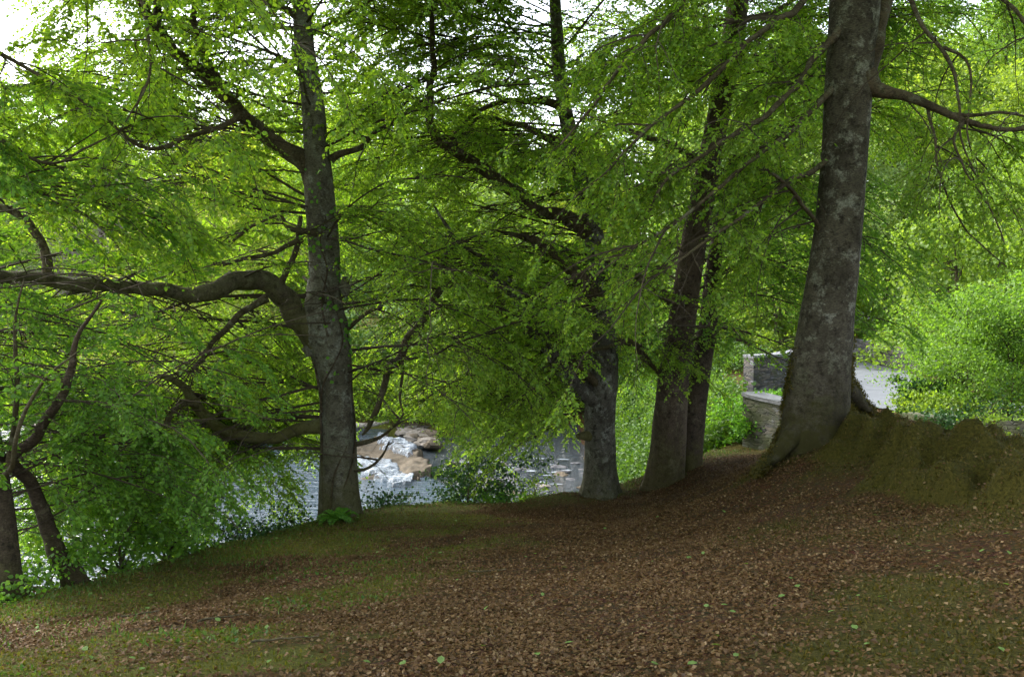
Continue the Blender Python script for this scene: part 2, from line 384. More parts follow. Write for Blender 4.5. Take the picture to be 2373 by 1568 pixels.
def moss_mask(x, y):
    px, py, _ = project(np.stack([np.ravel(x), np.ravel(y), height(np.ravel(x), np.ravel(y))], -1))
    n = fbm(np.ravel(x) * .8 + 3, np.ravel(y) * .8, 4)
    # moss on the left verge, on the crest rim, on the right bank and mounds
    c = crest_d(np.ravel(x), np.ravel(y))
    xs = np.ravel(x); ys = np.ravel(y)
    left = sstep(1.3, -2.2, xs - (ys - 9) * .1) 
    rim = np.exp(-((c + .5) / .7) ** 2)
    right = sstep(.8, 3.4, xs - (ys - 8) * .22)
    md = sstep(.03, .14, mound_h(xs, ys))
    n2_ = fbm(xs * .55 + ys * .35 + 7, ys * 1.5 - xs * .5, 4)
    m_ = .66 * left + .50 * rim + .52 * right + .6 * md + (n - .5) * 1.3 + (n2_ - .5) * 1.3 * np.maximum(left, .4) + .04
    return np.clip(m_, 0, 1)
mm = moss_mask(X, Y)
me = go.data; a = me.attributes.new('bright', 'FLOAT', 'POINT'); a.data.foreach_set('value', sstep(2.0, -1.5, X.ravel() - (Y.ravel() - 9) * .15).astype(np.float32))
a = me.attributes.new('moss', 'FLOAT', 'POINT'); a.data.foreach_set('value', mm.astype(np.float32))

def ground_z(x, y): return float(height(np.array([x]), np.array([y]))[0])

# water
def sheet(name, pts, z, mat, res=None):
    v = [(p[0], p[1], z) for p in pts]
    return mesh_np(name, v, [np.arange(len(v)).reshape(1, -1)], mat)
WX = 1.2
wa = sheet('river_pool', [(-160, -20), (-1.2, -20), (-1.2, 30), (-4.2, 36), (-6.0, 43), (-7, 60), (-160, 60)], WL + .28, M['water']); tag(wa, kind='structure')
wb = sheet('river', [(-6, 12), (9, 12), (9, 60), (-7, 60), (-6.0, 43), (-4.2, 36), (-2, 30)], WL, M['rapid']); tag(wb, kind='structure')

# road
def ribbon(name, line, w0, dz, mat, n=60):
    line = np.array(line, float); L = np.concatenate([[0], np.cumsum(np.hypot(*np.diff(line, axis=0).T))])
    s = np.linspace(0, L[-1], n); cx = np.interp(s, L, line[:, 0]); cy = np.interp(s, L, line[:, 1])
    for _ in range(6):
        cx[1:-1] = (cx[:-2] + cx[1:-1] * 2 + cx[2:]) / 4; cy[1:-1] = (cy[:-2] + cy[1:-1] * 2 + cy[2:]) / 4
    tx = np.gradient(cx); ty = np.gradient(cy); l = np.hypot(tx, ty); nxx = -ty / l; nyy = tx / l
    V = []; 
    for k in (-1, -.5, 0, .5, 1):
        x = cx + nxx * k * w0; y = cy + nyy * k * w0; V.append(np.stack([x, y, height(x, y) + dz], -1))
    V = np.stack(V, 1).reshape(-1, 3); ii = np.arange(n * 5).reshape(n, 5)
    q = np.stack([ii[:-1, :-1], ii[:-1, 1:], ii[1:, 1:], ii[1:, :-1]], -1).reshape(-1, 4)
    return mesh_np(name, V, [q[:, ::-1]], mat, smooth=True)
tag(ribbon('road', ROADC, 2.3, .05, M['tarmac'], 90), kind='structure')

# ---------------------------------------------------------------- tubes and leaves
def smooth_line(P, Rr, step=.12):
    P = np.asarray(P, float); Rr = np.asarray(Rr, float)
    L = np.concatenate([[0], np.cumsum(np.linalg.norm(np.diff(P, axis=0), axis=1))])
    n = max(4, int(L[-1] / step)); s = np.linspace(0, L[-1], n)
    T = np.gradient(P, L, axis=0)
    k = np.clip(np.searchsorted(L, s, side='right') - 1, 0, len(L) - 2)
    h = (L[k + 1] - L[k])[:, None]; u = ((s - L[k])[:, None]) / h
    Q = (2 * u ** 3 - 3 * u ** 2 + 1) * P[k] + (u ** 3 - 2 * u ** 2 + u) * h * T[k] + (-2 * u ** 3 + 3 * u ** 2) * P[k + 1] + (u ** 3 - u ** 2) * h * T[k + 1]
    return Q, np.interp(s, L, Rr), s
def ring_tube(Q, rad, sides, seed=0, rough=.05, flare=None, cap=True):
    """Q [n,3] centre line, rad [n]; returns verts, quads, caps. rough = bumpiness; flare(s_index, ang)->mult"""
    n = len(Q); T = nrm(np.gradient(Q, axis=0))
    ref = np.array([1., .3, 0]) if abs(T[:, 2].mean()) > .6 else np.array([0, 0, 1.])
    B1 = nrm(np.cross(T, ref)); B2 = np.cross(T, B1)
    a = np.linspace(0, 2 * np.pi, sides, endpoint=False)
    ss = np.concatenate([[0], np.cumsum(np.linalg.norm(np.diff(Q, axis=0), axis=1))])
    mr = max(rad.max(), 1e-3)
    A_, S_ = np.meshgrid(a, ss)
    nz = (fbm(np.cos(A_) * 1.3 + seed * 3.7 + 20, np.sin(A_) * 1.3 + S_ / (mr * 4) + 20, 3) - .5) * 2 * rough * 2 + \
         (fbm(np.cos(A_) * 2.9 + seed + 40, np.sin(A_) * 2.9 + S_ / (mr * 1.2) + 11, 2) - .5) * rough
    rr = rad[:, None] * (1 + nz)
    if flare is not None: rr = rr * flare(S_, A_)
    V = Q[:, None] + rr[..., None] * (np.cos(a)[None, :, None] * B1[:, None] + np.sin(a)[None, :, None] * B2[:, None])
    V = V.reshape(-1, 3); ii = np.arange(n * sides).reshape(n, sides); jj = np.roll(ii, -1, 1)
    q = np.stack([ii[:-1], ii[1:], jj[1:], jj[:-1]], -1).reshape(-1, 4)
    caps = [ii[-1][None, :], ii[0][::-1][None, :]] if cap else []
    return V, q, caps
class Bag:
    """collects twig tubes and leaves, built as one crown mesh"""
    def __init__(s): s.t = {}; s.L = []
    def tube(s, P, r):  # P [m,n,3], r [m,n]
        s.t.setdefault(P.shape[1], []).append((P, r))
    def leaf(s, pos, d, nrmv, size, asp=.62): s.L.append((pos, d, nrmv, size, np.full(len(pos), asp)))
    def nleaf(s): return sum(len(l[0]) for l in s.L)
    def build(s, name, leafm, twigm, parent, origin, hexa=False, sides=3):
        V = []; Q3 = []; off = 0; F4 = []; F6 = []; 
        for n, lst in s.t.items():
            P = np.concatenate([a for a, b in lst]); r = np.concatenate([b for a, b in lst]); m_ = len(P)
            T = nrm(np.gradient(P, axis=1)); ref = np.where(np.abs(T[:, :1, 2:3]) > .8, np.array([1., 0, 0]), np.array([0, 0, 1.]))
            B1 = nrm(np.cross(T, np.broadcast_to(ref, T.shape))); B2 = np.cross(T, B1)
            k = sides; a = np.linspace(0, 2 * np.pi, k, endpoint=False)
            vv = P[:, :, None] + r[:, :, None, None] * (np.cos(a)[None, None, :, None] * B1[:, :, None] + np.sin(a)[None, None, :, None] * B2[:, :, None])
            ii = (np.arange(m_ * n * k) + off).reshape(m_, n, k); jj = np.roll(ii, -1, 2)
            F4.append(np.stack([ii[:, :-1], ii[:, 1:], jj[:, 1:], jj[:, :-1]], -1).reshape(-1, 4))
            V.append(vv.reshape(-1, 3)); off += m_ * n * k
        nt4 = sum(len(f) for f in F4); FL = []
        if s.L:
            pos = np.concatenate([l[0] for l in s.L]); d = nrm(np.concatenate([l[1] for l in s.L])); nv = np.concatenate([l[2] for l in s.L])
            sz = np.concatenate([np.broadcast_to(l[3], (len(l[0]),)) for l in s.L])[:, None]; asp = np.concatenate([l[4] for l in s.L])[:, None]
            sd_ = nrm(np.cross(d, nv)); up = np.cross(sd_, d)
            if hexa:
                tpl = [(0, 0, 0), (.28, .42, .06), (.66, .40, .05), (1, 0, -.10), (.66, -.40, .05), (.28, -.42, .06)]
            else:
                tpl = [(0, 0, 0), (.5, .5, .07), (1, 0, -.08), (.5, -.5, .07)]
            vv = np.stack([pos + sz * (a * d + b * 1.0 * asp / .62 * sd_ * .8 + c_ * up) for a, b, c_ in tpl], 1)
            kk = len(tpl); FL = [(np.arange(len(pos) * kk) + off).reshape(-1, kk)]
            V.append(vv.reshape(-1, 3))
        mi = np.concatenate([np.zeros(nt4, np.int32), np.ones(sum(len(f) for f in FL), np.int32)])
        return mesh_np(name, np.concatenate(V), F4 + FL, [twigm, leafm], parent=parent, origin=origin, matidx=mi)

# regions the photograph shows free of near foliage: (polygon px, keep probability, min depth, max depth)
CLEAR = []; CAPS = []   # CAPS: (px0,py0,px1,py1,radius, depth, keep)
def in_poly(px, py, poly):
    ins = np.zeros(px.shape, bool); n = len(poly)
    for i in range(n):
        x0, y0 = poly[i]; x1, y1 = poly[(i + 1) % n]
        c_ = ((y0 > py) != (y1 > py)) & (px < (x1 - x0) * (py - y0) / (y1 - y0 + 1e-9) + x0); ins ^= c_
    return ins
def keep_mask(P, hard=None):
    px, py, d = project(P); pr = np.ones(len(px))
    for poly, k, d0, d1 in CLEAR:
        pr = np.where(in_poly(px, py, poly) & (d > d0) & (d < d1), np.minimum(pr, k), pr)
    for x0, y0, x1, y1, rad, dep, k in CAPS:
        dx = x1 - x0; dy = y1 - y0; tt = np.clip(((px - x0) * dx + (py - y0) * dy) / (dx * dx + dy * dy + 1e-6), 0, 1)
        q = np.hypot(px - x0 - tt * dx, py - y0 - tt * dy)
        pr = np.where((q < rad) & (d < dep + .3), np.minimum(pr, k), pr)
    if hard is not None: pr = np.where(pr <= hard, pr, 1.0)
    return rng.random(len(px)) < pr
def frame_margin(P, m_=260):
    px, py, d = project(P); return (px > -m_) & (px < 2373 + m_) & (py > -m_) & (d > 1)

def spray(bag, P, r, L2=(.7, 1.7), dens=1.0, leaf=.053, droop=.22, s0=.1, flat=.9, lat=1.0, twig_l=(.25, .6), spacing=.30, mask=True, leafstep=.040):
    """clothe a branch polyline P with side branches, twigs and leaves (flat beech sprays)"""
    P = np.asarray(P); L = np.concatenate([[0], np.cumsum(np.linalg.norm(np.diff(P, axis=0), axis=1))])
    T = nrm(np.gradient(P, axis=0)); tot = L[-1]
    n = max(2, int(tot * (1 - s0) / spacing * dens)); s = np.sort(rng.uniform(s0 * tot, tot, n)); s[-1] = tot
    p0 = np.stack([np.interp(s, L, P[:, i]) for i in range(3)], -1); t0 = nrm(np.stack([np.interp(s, L, T[:, i]) for i in range(3)], -1))
    up = np.array([0, 0, 1.]); side = nrm(np.cross(t0, up) + 1e-3); sgn = np.where(np.arange(n) % 2 == 0, 1, -1)[:, None]
    d0 = nrm(t0 * rng.uniform(.25, 1.0, (n, 1)) + side * sgn * rng.uniform(.4, 1.1, (n, 1)) * lat + up * rng.normal(-.02, .15, (n, 1)))
    d0[-1] = t0[-1]
    ln = rng.uniform(*L2, n) * (1.0 - .45 * (s / tot)); K = 7
    u = np.linspace(0, 1, K)[None, :, None]
    wob = np.cumsum(rng.normal(0, .05, (n, K, 3)), 1) * ln[:, None, None]; wob[:, 0] = 0
    B = p0[:, None] + d0[:, None] * u * ln[:, None, None] + np.array([0, 0, -1.]) * (droop * ln[:, None, None] * u ** 2) + wob * .6
    ok = np.ones(n, bool)
    if mask:
        ok = keep_mask(B[:, 4], .12)
    infr = frame_margin(B[:, 4])
    sel = ok & (infr | (rng.random(n) < .35))
    B = B[sel]; ln = ln[sel]; infr = infr[sel]; n = len(B)
    if n == 0: return
    rb = (.0045 + .0045 * ln)[:, None] * np.linspace(1, .3, K)[None]
    bag.tube(B, rb)
    # twigs
    kt = 9
    fr = (np.arange(kt)[None] + rng.uniform(0, 1, (n, kt))) / kt * .9 + .1
    fr[:, -1] = 1.0
    BT = nrm(np.gradient(B, axis=1))
    fi = fr * (K - 1); i0 = np.clip(fi.astype(int), 0, K - 2); ff = (fi - i0)[..., None]; ar = np.arange(n)[:, None]
    q0 = B[ar, i0] * (1 - ff) + B[ar, i0 + 1] * ff; tt = BT[ar, i0]
    sd2 = nrm(np.cross(tt, up) + 1e-3) * np.where(np.arange(kt) % 2 == 0, 1, -1)[None, :, None]
    d2 = nrm(tt * rng.uniform(.5, 1.1, (n, kt, 1)) + sd2 * rng.uniform(.3, 1.0, (n, kt, 1)) + up * rng.normal(-.05, .12, (n, kt, 1)))
    l2 = rng.uniform(*twig_l, (n, kt)) * (1.15 - .5 * fr)
    q0 = q0.reshape(-1, 3); d2 = d2.reshape(-1, 3); l2 = l2.ravel(); inf2 = np.repeat(infr, kt)
    mid = q0 + d2 * l2[:, None] * .6
    if mask:
        k2 = keep_mask(mid); q0 = q0[k2]; d2 = d2[k2]; l2 = l2[k2]; inf2 = inf2[k2]
    if not len(q0): return
    u3 = np.linspace(0, 1, 4)[None, :, None]
    Tw = q0[:, None] + d2[:, None] * u3 * l2[:, None, None] + np.array([0, 0, -1.]) * (.22 * l2[:, None, None] * u3 ** 2)
    bag.tube(Tw[inf2], np.full((inf2.sum(), 4), .0028) * np.linspace(1.2, .4, 4)[None])
    kl = int(max(4, twig_l[1] / leafstep)); m_ = len(q0)
    fr = (np.arange(kl)[None] + rng.uniform(.1, .9, (m_, kl))) / kl
    pos = q0[:, None] + d2[:, None] * (fr * l2[:, None])[..., None] + np.array([0, 0, -1.]) * (.22 * l2[:, None] * fr ** 2)[..., None]
    sd3 = nrm(np.cross(d2, up))[:, None] * np.where(np.arange(kl) % 2 == 0, 1, -1)[None, :, None]
    ld = nrm(d2[:, None] * rng.uniform(.3, 1.0, (m_, kl, 1)) + sd3 * rng.uniform(.4, 1, (m_, kl, 1)) + rng.normal(0, .28, (m_, kl, 3)) + np.array([0, 0, -.18]))
    nv = nrm(np.array([0, 0, 1.]) * flat + rng.normal(0, .55, (m_, kl, 3)))
    sz = leaf * rng.uniform(.55, 1.3, (m_, kl)) * np.where(inf2, 1.0, 1.7)[:, None]
    use = rng.random((m_, kl)) < np.where(inf2, 1.0, .45)[:, None]
    if mask:
        iu = np.nonzero(use); use[iu] = keep_mask(pos[iu], .26)
    bag.leaf(pos[use], ld[use], nv[use], sz[use])

def limb_path(start, az, el, length, n=9, sag=.12, wig=.10, curve=0.0):
    d = np.array([math.sin(az) * math.cos(el), math.cos(az) * math.cos(el), math.sin(el)])
    P = [np.array(start, float)]; st = length / (n - 1)
    for i in range(1, n):
        d = d + rng.normal(0, wig, 3) + np.array([0, 0, -sag * (i / n)]); d[0] += curve * math.cos(az) * .1
        d = d / np.linalg.norm(d); P.append(P[-1] + d * st)
    return np.array(P)
def px_line(spec):
    P = np.array([W(a, b, c_) for a, b, c_, w_ in spec]); r = np.array([w_ / 2 / F * c_ for a, b, c_, w_ in spec]); return P, r
def add_limb(root, spec, mat, origin, seed, bag=None, clear=None, name='limb', foliage=None, sides=10, label=None):
    P, r = px_line(spec); Q, rad, s = smooth_line(P, r, .10)
    wob = (np.stack([fbm(s * 1.6 + seed * 7 + k * 31, s * 0 + k, 3) for k in range(3)], -1) - .5) * .22
    Q = Q + wob * np.clip(s / .4, 0, 1)[:, None] * np.clip(rad / .05, .4, 1)[:, None]
    rad = rad * (1 + .35 * np.exp(-s / .2))
    V, q, caps = ring_tube(Q, rad, sides, seed, .07)
    o = mesh_np(name, V, [q] + caps, mat, smooth=True, parent=root, origin=origin)
    if label: o['label'] = label
    if clear:
        for a, b in zip(spec[:-1], spec[1:]):
            CAPS.append((a[0], a[1], b[0], b[1], max(a[3], b[3]) / 2 + 12, (a[2] + b[2]) / 2, clear))
    return Q, rad
def trunk(root, spec, mat, origin, seed, flare=.5, fh=.5, lobes=5, sides=36, clear=None, rough=.045, zb=None, name='trunk'):
    P, r = px_line(spec)
    # extend into the ground
    d0 = P[0] - P[1]; d0 /= np.linalg.norm(d0)
    P = np.vstack([P[0] + d0 * .5, P]); r = np.concatenate([[r[0] * 1.05], r])
    Q, rad, s = smooth_line(P, r, .07)
    ph = seed * 1.7
    def fl(S_, A_):
        k = np.exp(-np.clip(S_ - .5, 0, None) / fh)
        lob = .5 + .5 * np.cos(A_ * lobes + ph + np.sin(A_ * 2 + ph) * 1.2)
        return 1 + flare * k * (.35 + .9 * lob ** 1.5) + .03 * np.cos(A_ * 3 + S_ * .5 + ph)
    V, q, caps = ring_tube(Q, rad, sides, seed, rough, fl)
    o = mesh_np(name, V, [q] + caps, mat, smooth=True, parent=root, origin=origin)
    if clear is not None:
        for a, b in zip(spec[:-1], spec[1:]):
            CAPS.append((a[0], a[1], b[0], b[1], max(a[3], b[3]) / 2 + 10, (a[2] + b[2]) / 2, clear(a[1]) if callable(clear) else clear))
    return Q, rad
def at_height(Q, z):
    i = int(np.argmin(np.abs(Q[:, 2] - z))); return Q[i]

# ---------------------------------------------------------------- clearings the photograph shows between the near leaves
CLEAR += [
 ([(560,1080),(740,1060),(740,1230),(590,1250)], .75, 0, 24),
 ([(835,975),(1010,975),(1010,1180),(835,1180)], .10, 0, 30),
 ([(1000,1100),(1370,1090),(1370,1140),(1000,1165)], .9, 0, 30),
 ([(1425,1040),(1520,1040),(1520,1150),(1425,1150)], .12, 0, 30),
 ([(1495,930),(1640,930),(1640,1140),(1480,1140)], .04, 0, 30),
 ([(1640,960),(1830,900),(1830,1090),(1640,1090)], .06, 0, 30),
 ([(1725,860),(1840,860),(1840,1050),(1725,1050)], .03, 0, 30),
 ([(1955,790),(2050,790),(2110,960),(1955,960)], .04, 0, 40),
 ([(1980,640),(2373,640),(2373,1000),(1980,1000)], .06, 0, 15),
 ([(-300,1330),(300,1290),(760,1190),(1560,1120),(1700,1040),(2373,900),(2700,900),(2700,1700),(-300,1700)], .0, 0, 16),
 ([(-300,1380),(300,1330),(760,1205),(1560,1140),(1700,1060),(2373,940),(2700,900),(2700,1700),(-300,1700)], .0, 0, 40),
 # sky windows
 ([(90,10),(300,0),(330,90),(240,120),(120,100)], .6, 0, 60),
 ([(460,50),(680,20),(680,130),(520,140)], .5, 0, 60),
 ([(870,130),(1090,130),(1180,260),(1060,330),(1000,320),(900,230)], .85, 0, 60),
 ([(520,180),(640,200),(600,300),(440,300)], .85, 0, 60),
 ([(1380,10),(1560,20),(1500,130),(1320,80)], .8, 0, 60),
 ([(2080,40),(2373,20),(2373,300),(2100,230)], .45, 0, 30),
 # gaps that show the far bank
 ([(100,370),(520,350),(520,500),(100,560)], .45, 0, 30),
 ([(0,700),(420,690),(420,860),(0,900)], .45, 0, 30),
 ([(440,700),(700,740),(720,960),(480,960)], .65, 0, 30),
 ([(800,620),(1010,650),(1120,800),(1080,930),(860,960),(800,800)], .35, 0, 30),
 ([(1060,430),(1240,480),(1260,560),(1080,560)], .5, 0, 30),
 ([(1700,700),(1860,680),(1860,900),(1700,900)], .3, 0, 26),
]
def far_gap(): pass
TREES = {}
BG_IN_SIGHT = []

def cut(P):
    """end a branch before it would cross one of the picture's clearings"""
    px, py, d = project(P); bad = np.zeros(len(P), bool)
    for poly, k, d0, d1 in CLEAR:
        if k <= .12: bad |= in_poly(px, py, poly) & (d > d0) & (d < d1)
    if bad[2:].any():
        i = 2 + int(np.argmax(bad[2:])); L = np.linspace(0, i - 1, len(P)); i0 = np.clip(L.astype(int), 0, len(P) - 2)
        return P[i0] + (P[i0 + 1] - P[i0]) * (L - i0)[:, None]
    return P
def auto_limbs(bag, Q, rad, zs, az_fn, length, el=(.1, .5), leaf=.053, dens=1.0, sec=3, mask=True, r0=.024, **kw):
    """limbs that the traced ones do not cover; thick wood goes into the crown's tube mesh"""
    for z in zs:
        b = at_height(Q, z); az = az_fn(); L_ = rng.uniform(*length)
        P = limb_path(b, az, rng.uniform(*el), L_, 11, sag=.10)
        if mask:
            # cut the limb where the photograph shows a clearing
            P = cut(P)
        rr = np.linspace(r0 * L_ / 4, .008, 11)
        bag.tube(P[None], rr[None])
        spray(bag, P, rr, leaf=leaf, dens=dens, mask=mask, **kw)
        for k in range(sec):
            i = rng.integers(2, 8); d = nrm(P[i + 1] - P[i]); a2 = math.atan2(d[0], d[1]) + rng.choice([-1, 1]) * rng.uniform(.4, 1.0)
            P2 = limb_path(P[i], a2, rng.uniform(-.1, .4), L_ * rng.uniform(.35, .6), 9, sag=.12)
            if mask: P2 = cut(P2)
            bag.tube(P2[None], np.linspace(r0 * .5 * L_ / 4, .006, 9)[None])
            spray(bag, P2, None, leaf=leaf, dens=dens, mask=mask, **kw)

def upper_crown(bag, Q, z0, z1, n, length, leaf=.17):
    """the part of the crown above the picture: fewer, larger leaves"""
    for i in range(n):
        z = rng.uniform(z0, z1); b = at_height(Q, z); az = rng.uniform(0, 6.283); k = 1 - .55 * (z - z0) / (z1 - z0)
        L_ = rng.uniform(*length) * k
        P = limb_path(b, az, rng.uniform(.15, .7), L_, 9, sag=.04)
        bag.tube(P[None], np.linspace(.05, .01, 9)[None])
        m_ = int(260 * L_ / 4)
        s = rng.integers(2, 9, m_); pos = P[s] + rng.normal(0, 1, (m_, 3)) * np.array([.75, .75, .35]) 
        qx, qy, qd = project(pos); out_ = ~((qx > -200) & (qx < 2573) & (qy > -120) & (qy < 1700) & (qd > .3)); pos = pos[out_]; m_ = len(pos)
        bag.leaf(pos, nrm(rng.normal(0, 1, (m_, 3))), nrm(np.array([0, 0, 1.]) + rng.normal(0, .5, (m_, 3))), leaf * rng.uniform(.7, 1.3, m_), .8)

G_BEECH = "tall beeches along the river bank"
# ---- tree 1: the left beech
o1 = W(787, 1208, 16)
t1 = empty('beech_tree', o1, label="beech with a thick kinked limb reaching left and a fern at its foot", cat="tree", group=G_BEECH)
Q1, r1 = trunk(t1, [(790,1215,16,92),(787,1100,16,88),(785,1000,16,83),(779,900,16,77),(770,830,16,88),(754,760,16,107),(750,690,16,81),(752,630,16,70),(746,540,16,72),(738,440,16,68),(730,330,16,57),(722,220,16,50),(706,120,16,44),(700,20,16,40),(690,-120,16,37),(700,-350,16,31),(690,-650,15.8,22),(700,-950,16,11)],
    M['bark'], o1, 1, .35, .25, rough=.075, clear=lambda y: .02 if y > 740 else (.2 if y > 480 else .5))
b1 = Bag(); L1 = []   # crown of the left beech
L1.append(add_limb(t1, [(738,450,16,44),(690,378,16,42),(620,320,15.8,36),(540,245,15.4,32),(450,160,15,28),(380,100,14.7,24),(335,30,14.5,22),(310,-60,14.4,18),(300,-200,14,10)], M['limb'], o1, 1, clear=.4, label="upper limb rising steeply to the left"))
L1.append(add_limb(t1, [(405,125,14.8,20),(372,60,14.7,20),(368,-10,14.6,18),(380,-150,14.6,10)], M['limb'], o1, 2, clear=.5))
L1.append(add_limb(t1, [(540,245,15.4,20),(480,150,15.3,18),(455,60,15.3,16),(440,-60,15.2,10)], M['limb'], o1, 3, clear=.5))
L1.append(add_limb(t1, [(740,790,16,56),(695,735,15.9,54),(650,680,15.7,50),(605,645,15.5,46),(550,640,15.2,44),(500,672,14.9,42),(440,690,14.6,36),(380,680,14.3,32),(310,662,14,30),(230,652,13.6,30),(160,655,13.3,32),(90,645,13,30),(0,626,12.6,28),(-120,600,12.2,22),(-300,590,12,12)], M['limb_moss'], o1, 4, clear=.10, sides=14, label="thick mossy limb bending left over the water"))
L1.append(add_limb(t1, [(108,650,13.1,22),(110,600,13.1,22),(85,540,13,20),(62,505,13,18),(30,480,12.9,16),(-20,462,12.8,14),(-120,400,12.6,8)], M['limb'], o1, 5, clear=.15))
L1.append(add_limb(t1, [(748,985,16,32),(700,990,16,30),(650,1004,15.9,28),(590,1014,15.8,28),(530,997,15.6,27),(475,962,15.5,26),(440,930,15.4,24),(428,895,15.3,20),(395,878,15.2,16),(365,870,15.1,11)], M['limb_moss'], o1, 6, clear=.06, sides=12, label="low mossy limb curving up to the left"))
L1.append(add_limb(t1, [(462,935,15.4,18),(425,932,15.3,16),(405,950,15.2,15),(388,978,15.2,13)], M['limb'], o1, 7, clear=.1))
L1.append(add_limb(t1, [(618,690,15.5,16),(580,715,15.4,15),(535,755,15.3,14),(500,802,15.2,13),(470,835,15.2,11),(442,860,15.1,8)], M['limb'], o1, 8, clear=.1))
L1.append(add_limb(t1, [(650,660,15.6,12),(672,615,15.7,13),(690,560,15.8,13),(700,500,15.9,10)], M['limb'], o1, 9, clear=.3))
L1.append(add_limb(t1, [(560,268,15.3,13),(500,298,15,12),(440,318,14.8,11),(385,340,14.6,11),(330,345,14.5,10),(300,330,14.4,9),(285,308,14.4,6)], M['limb'], o1, 10, clear=.1))
L1.append(add_limb(t1, [(745,545,15.8,14),(705,538,15.6,13),(672,530,15.5,12),(655,505,15.4,8),(600,520,15.2,8),(540,560,15,6)], M['limb'], o1, 11, clear=.3))
L1.append(add_limb(t1, [(700,555,15.7,12),(650,575,15.5,10),(600,590,15.3,10),(550,598,15.2,9),(520,612,15.1,6)], M['limb'], o1, 12, clear=.25))
L1.append(add_limb(t1, [(705,50,16,18),(660,25,15.9,14),(600,8,15.7,12),(560,-20,15.6,8)], M['limb'], o1, 13, clear=.4))
L1.append(add_limb(t1, [(790,780,16,10),(830,745,16,9),(862,722,16,8),(885,712,15.9,6)], M['limb'], o1, 14, clear=.25))
L1.append(add_limb(t1, [(765,370,16,16),(820,340,16,13),(860,310,16.1,11),(930,270,16.3,8),(1010,215,16.5,5)], M['limb'], o1, 15, clear=.5))
L1.append(add_limb(t1, [(800,1035,16,12),(870,1020,15.9,10),(900,1000,15.8,6),(935,960,15.6,4)], M['limb'], o1, 16, clear=.5))
L1.append(add_limb(t1, [(800,1090,16,8),(850,1085,15.8,7),(885,1060,15.6,6),(905,1025,15.4,4)], M['limb'], o1, 17, clear=.5))
# wound and burl
for px, py, w_, h_ in ((800,665,22,50),(716,810,26,30)):
    c_ = W(px, py, 15.9); P = np.array([c_ + [0, 0, -h_ / F * 8 ], c_, c_ + [0, 0, h_ / F * 8]])
    V, q, caps = ring_tube(P, np.array([.3, 1, .3]) * w_ / F * 8 * 1.3, 12, px, .1)
    mesh_np('burl', V, [q] + caps, M['bark'], True, t1, o1)
for Q, rr in L1:
    ln = np.linalg.norm(Q[-1] - Q[0])
    if ln < .6: continue
    sub = Q[::3]
    spray(b1, sub, None, dens=.9, L2=(.5, 1.5), spacing=.26)
    # secondary branches
    for k in range(int(ln * 1.3) + 1):
        i = rng.integers(len(Q) // 4, len(Q) - 1); az = rng.uniform(0, 6.283)
        P = limb_path(Q[i], az, rng.uniform(-.1, .6), rng.uniform(1.2, 2.6), 9, sag=.14); P = cut(P)
        b1.tube(P[None], np.linspace(.022, .006, 9)[None]); spray(b1, P, None, L2=(.4, 1.1), spacing=.28)
def az_any(): return rng.uniform(0, 6.283)
auto_limbs(b1, Q1, r1, rng.uniform(-.3, 9, 34), az_any, (3.0, 5.5), el=(0.0, .5), dens=.75, sec=3)
auto_limbs(b1, Q1, r1, rng.uniform(5.0, 10, 8), lambda: rng.uniform(.4, 2.4), (3, 5.5), el=(-.05, .35), dens=.8, sec=3)
auto_limbs(b1, Q1, r1, rng.uniform(5.5, 10, 12), lambda: rng.uniform(-2.6, .6), (3.5, 6), el=(-.05, .35), dens=.9, sec=3)
auto_limbs(b1, Q1, r1, rng.uniform(-1.3, 1.6, 15), lambda: rng.uniform(-2.3, -.2), (3, 6.5), el=(-.15, .3), dens=.8, sec=4, droop=.35)
for k in range(84):
    Q = L1[(3, 5, 5, 7)[k % 4]][0]; P = cut(limb_path(Q[rng.integers(len(Q) // 5, len(Q))], rng.uniform(-2.6, 1.2), rng.uniform(-.8, .1), rng.uniform(1.2, 3.4), 9, sag=.15))
    b1.tube(P[None], np.linspace(.014, .005, 9)[None]); spray(b1, P, None, L2=(.4, 1.1), spacing=.26)
auto_limbs(b1, Q1, r1, rng.uniform(1.5, 9, 24), lambda: rng.uniform(-2.4, -.5), (3.5, 6), el=(0.1, .5), dens=.8, sec=3)
upper_crown(b1, Q1, 7.5, 13.5, 34, (4, 7))
b1.build('crown', M['leaf_near'], M['twig'], t1, o1); print('t1', b1.nleaf())

# ivy on tree 1
iv = empty('ivy_vine', W(750, 1190, 15.6), label="ivy stems climbing the trunk of the beech with the kinked limb", cat="ivy")
io = W(750, 1190, 15.6)
ivb = Bag()
def onbark(Qt, rt, px, py, lift=.012):
    z = W(px, py, 15.6)[2]; i = int(np.argmin(np.abs(Qt[:, 2] - z))); c_ = Qt[i]; x = W(px, py, 15.65)[0]
    dx = np.clip(x - c_[0], -rt[i] * .97, rt[i] * .97); dy = -math.sqrt(max(rt[i] ** 2 - dx * dx, 1e-4))
    return np.array([c_[0] + dx * 1.02, c_[1] + dy * 1.02 - lift, z])
for sn, line in enumerate(([(752,1195),(742,1050),(740,960),(748,890),(775,840),(790,800),(782,740),(765,690),(742,640)], [(757,1180),(800,1120),(815,1060),(820,1000),(835,930),(832,860),(815,800),(800,760)],
     [(765,1185),(775,1100),(800,1040),(815,980)], [(742,960),(735,900),(712,840),(700,790),(702,740)], [(760,780),(745,700),(755,620),(740,560),(752,500)])):
    P = np.array([onbark(Q1, r1, a, b_) for a, b_ in line]); Qv, rv, _ = smooth_line(P, np.linspace(.022, .009, len(P)), .06)
    V, q, caps = ring_tube(Qv, rv, 6, sn, .15); mesh_np('stem', V, [q] + caps, M['bark_brown'], True, iv, io)
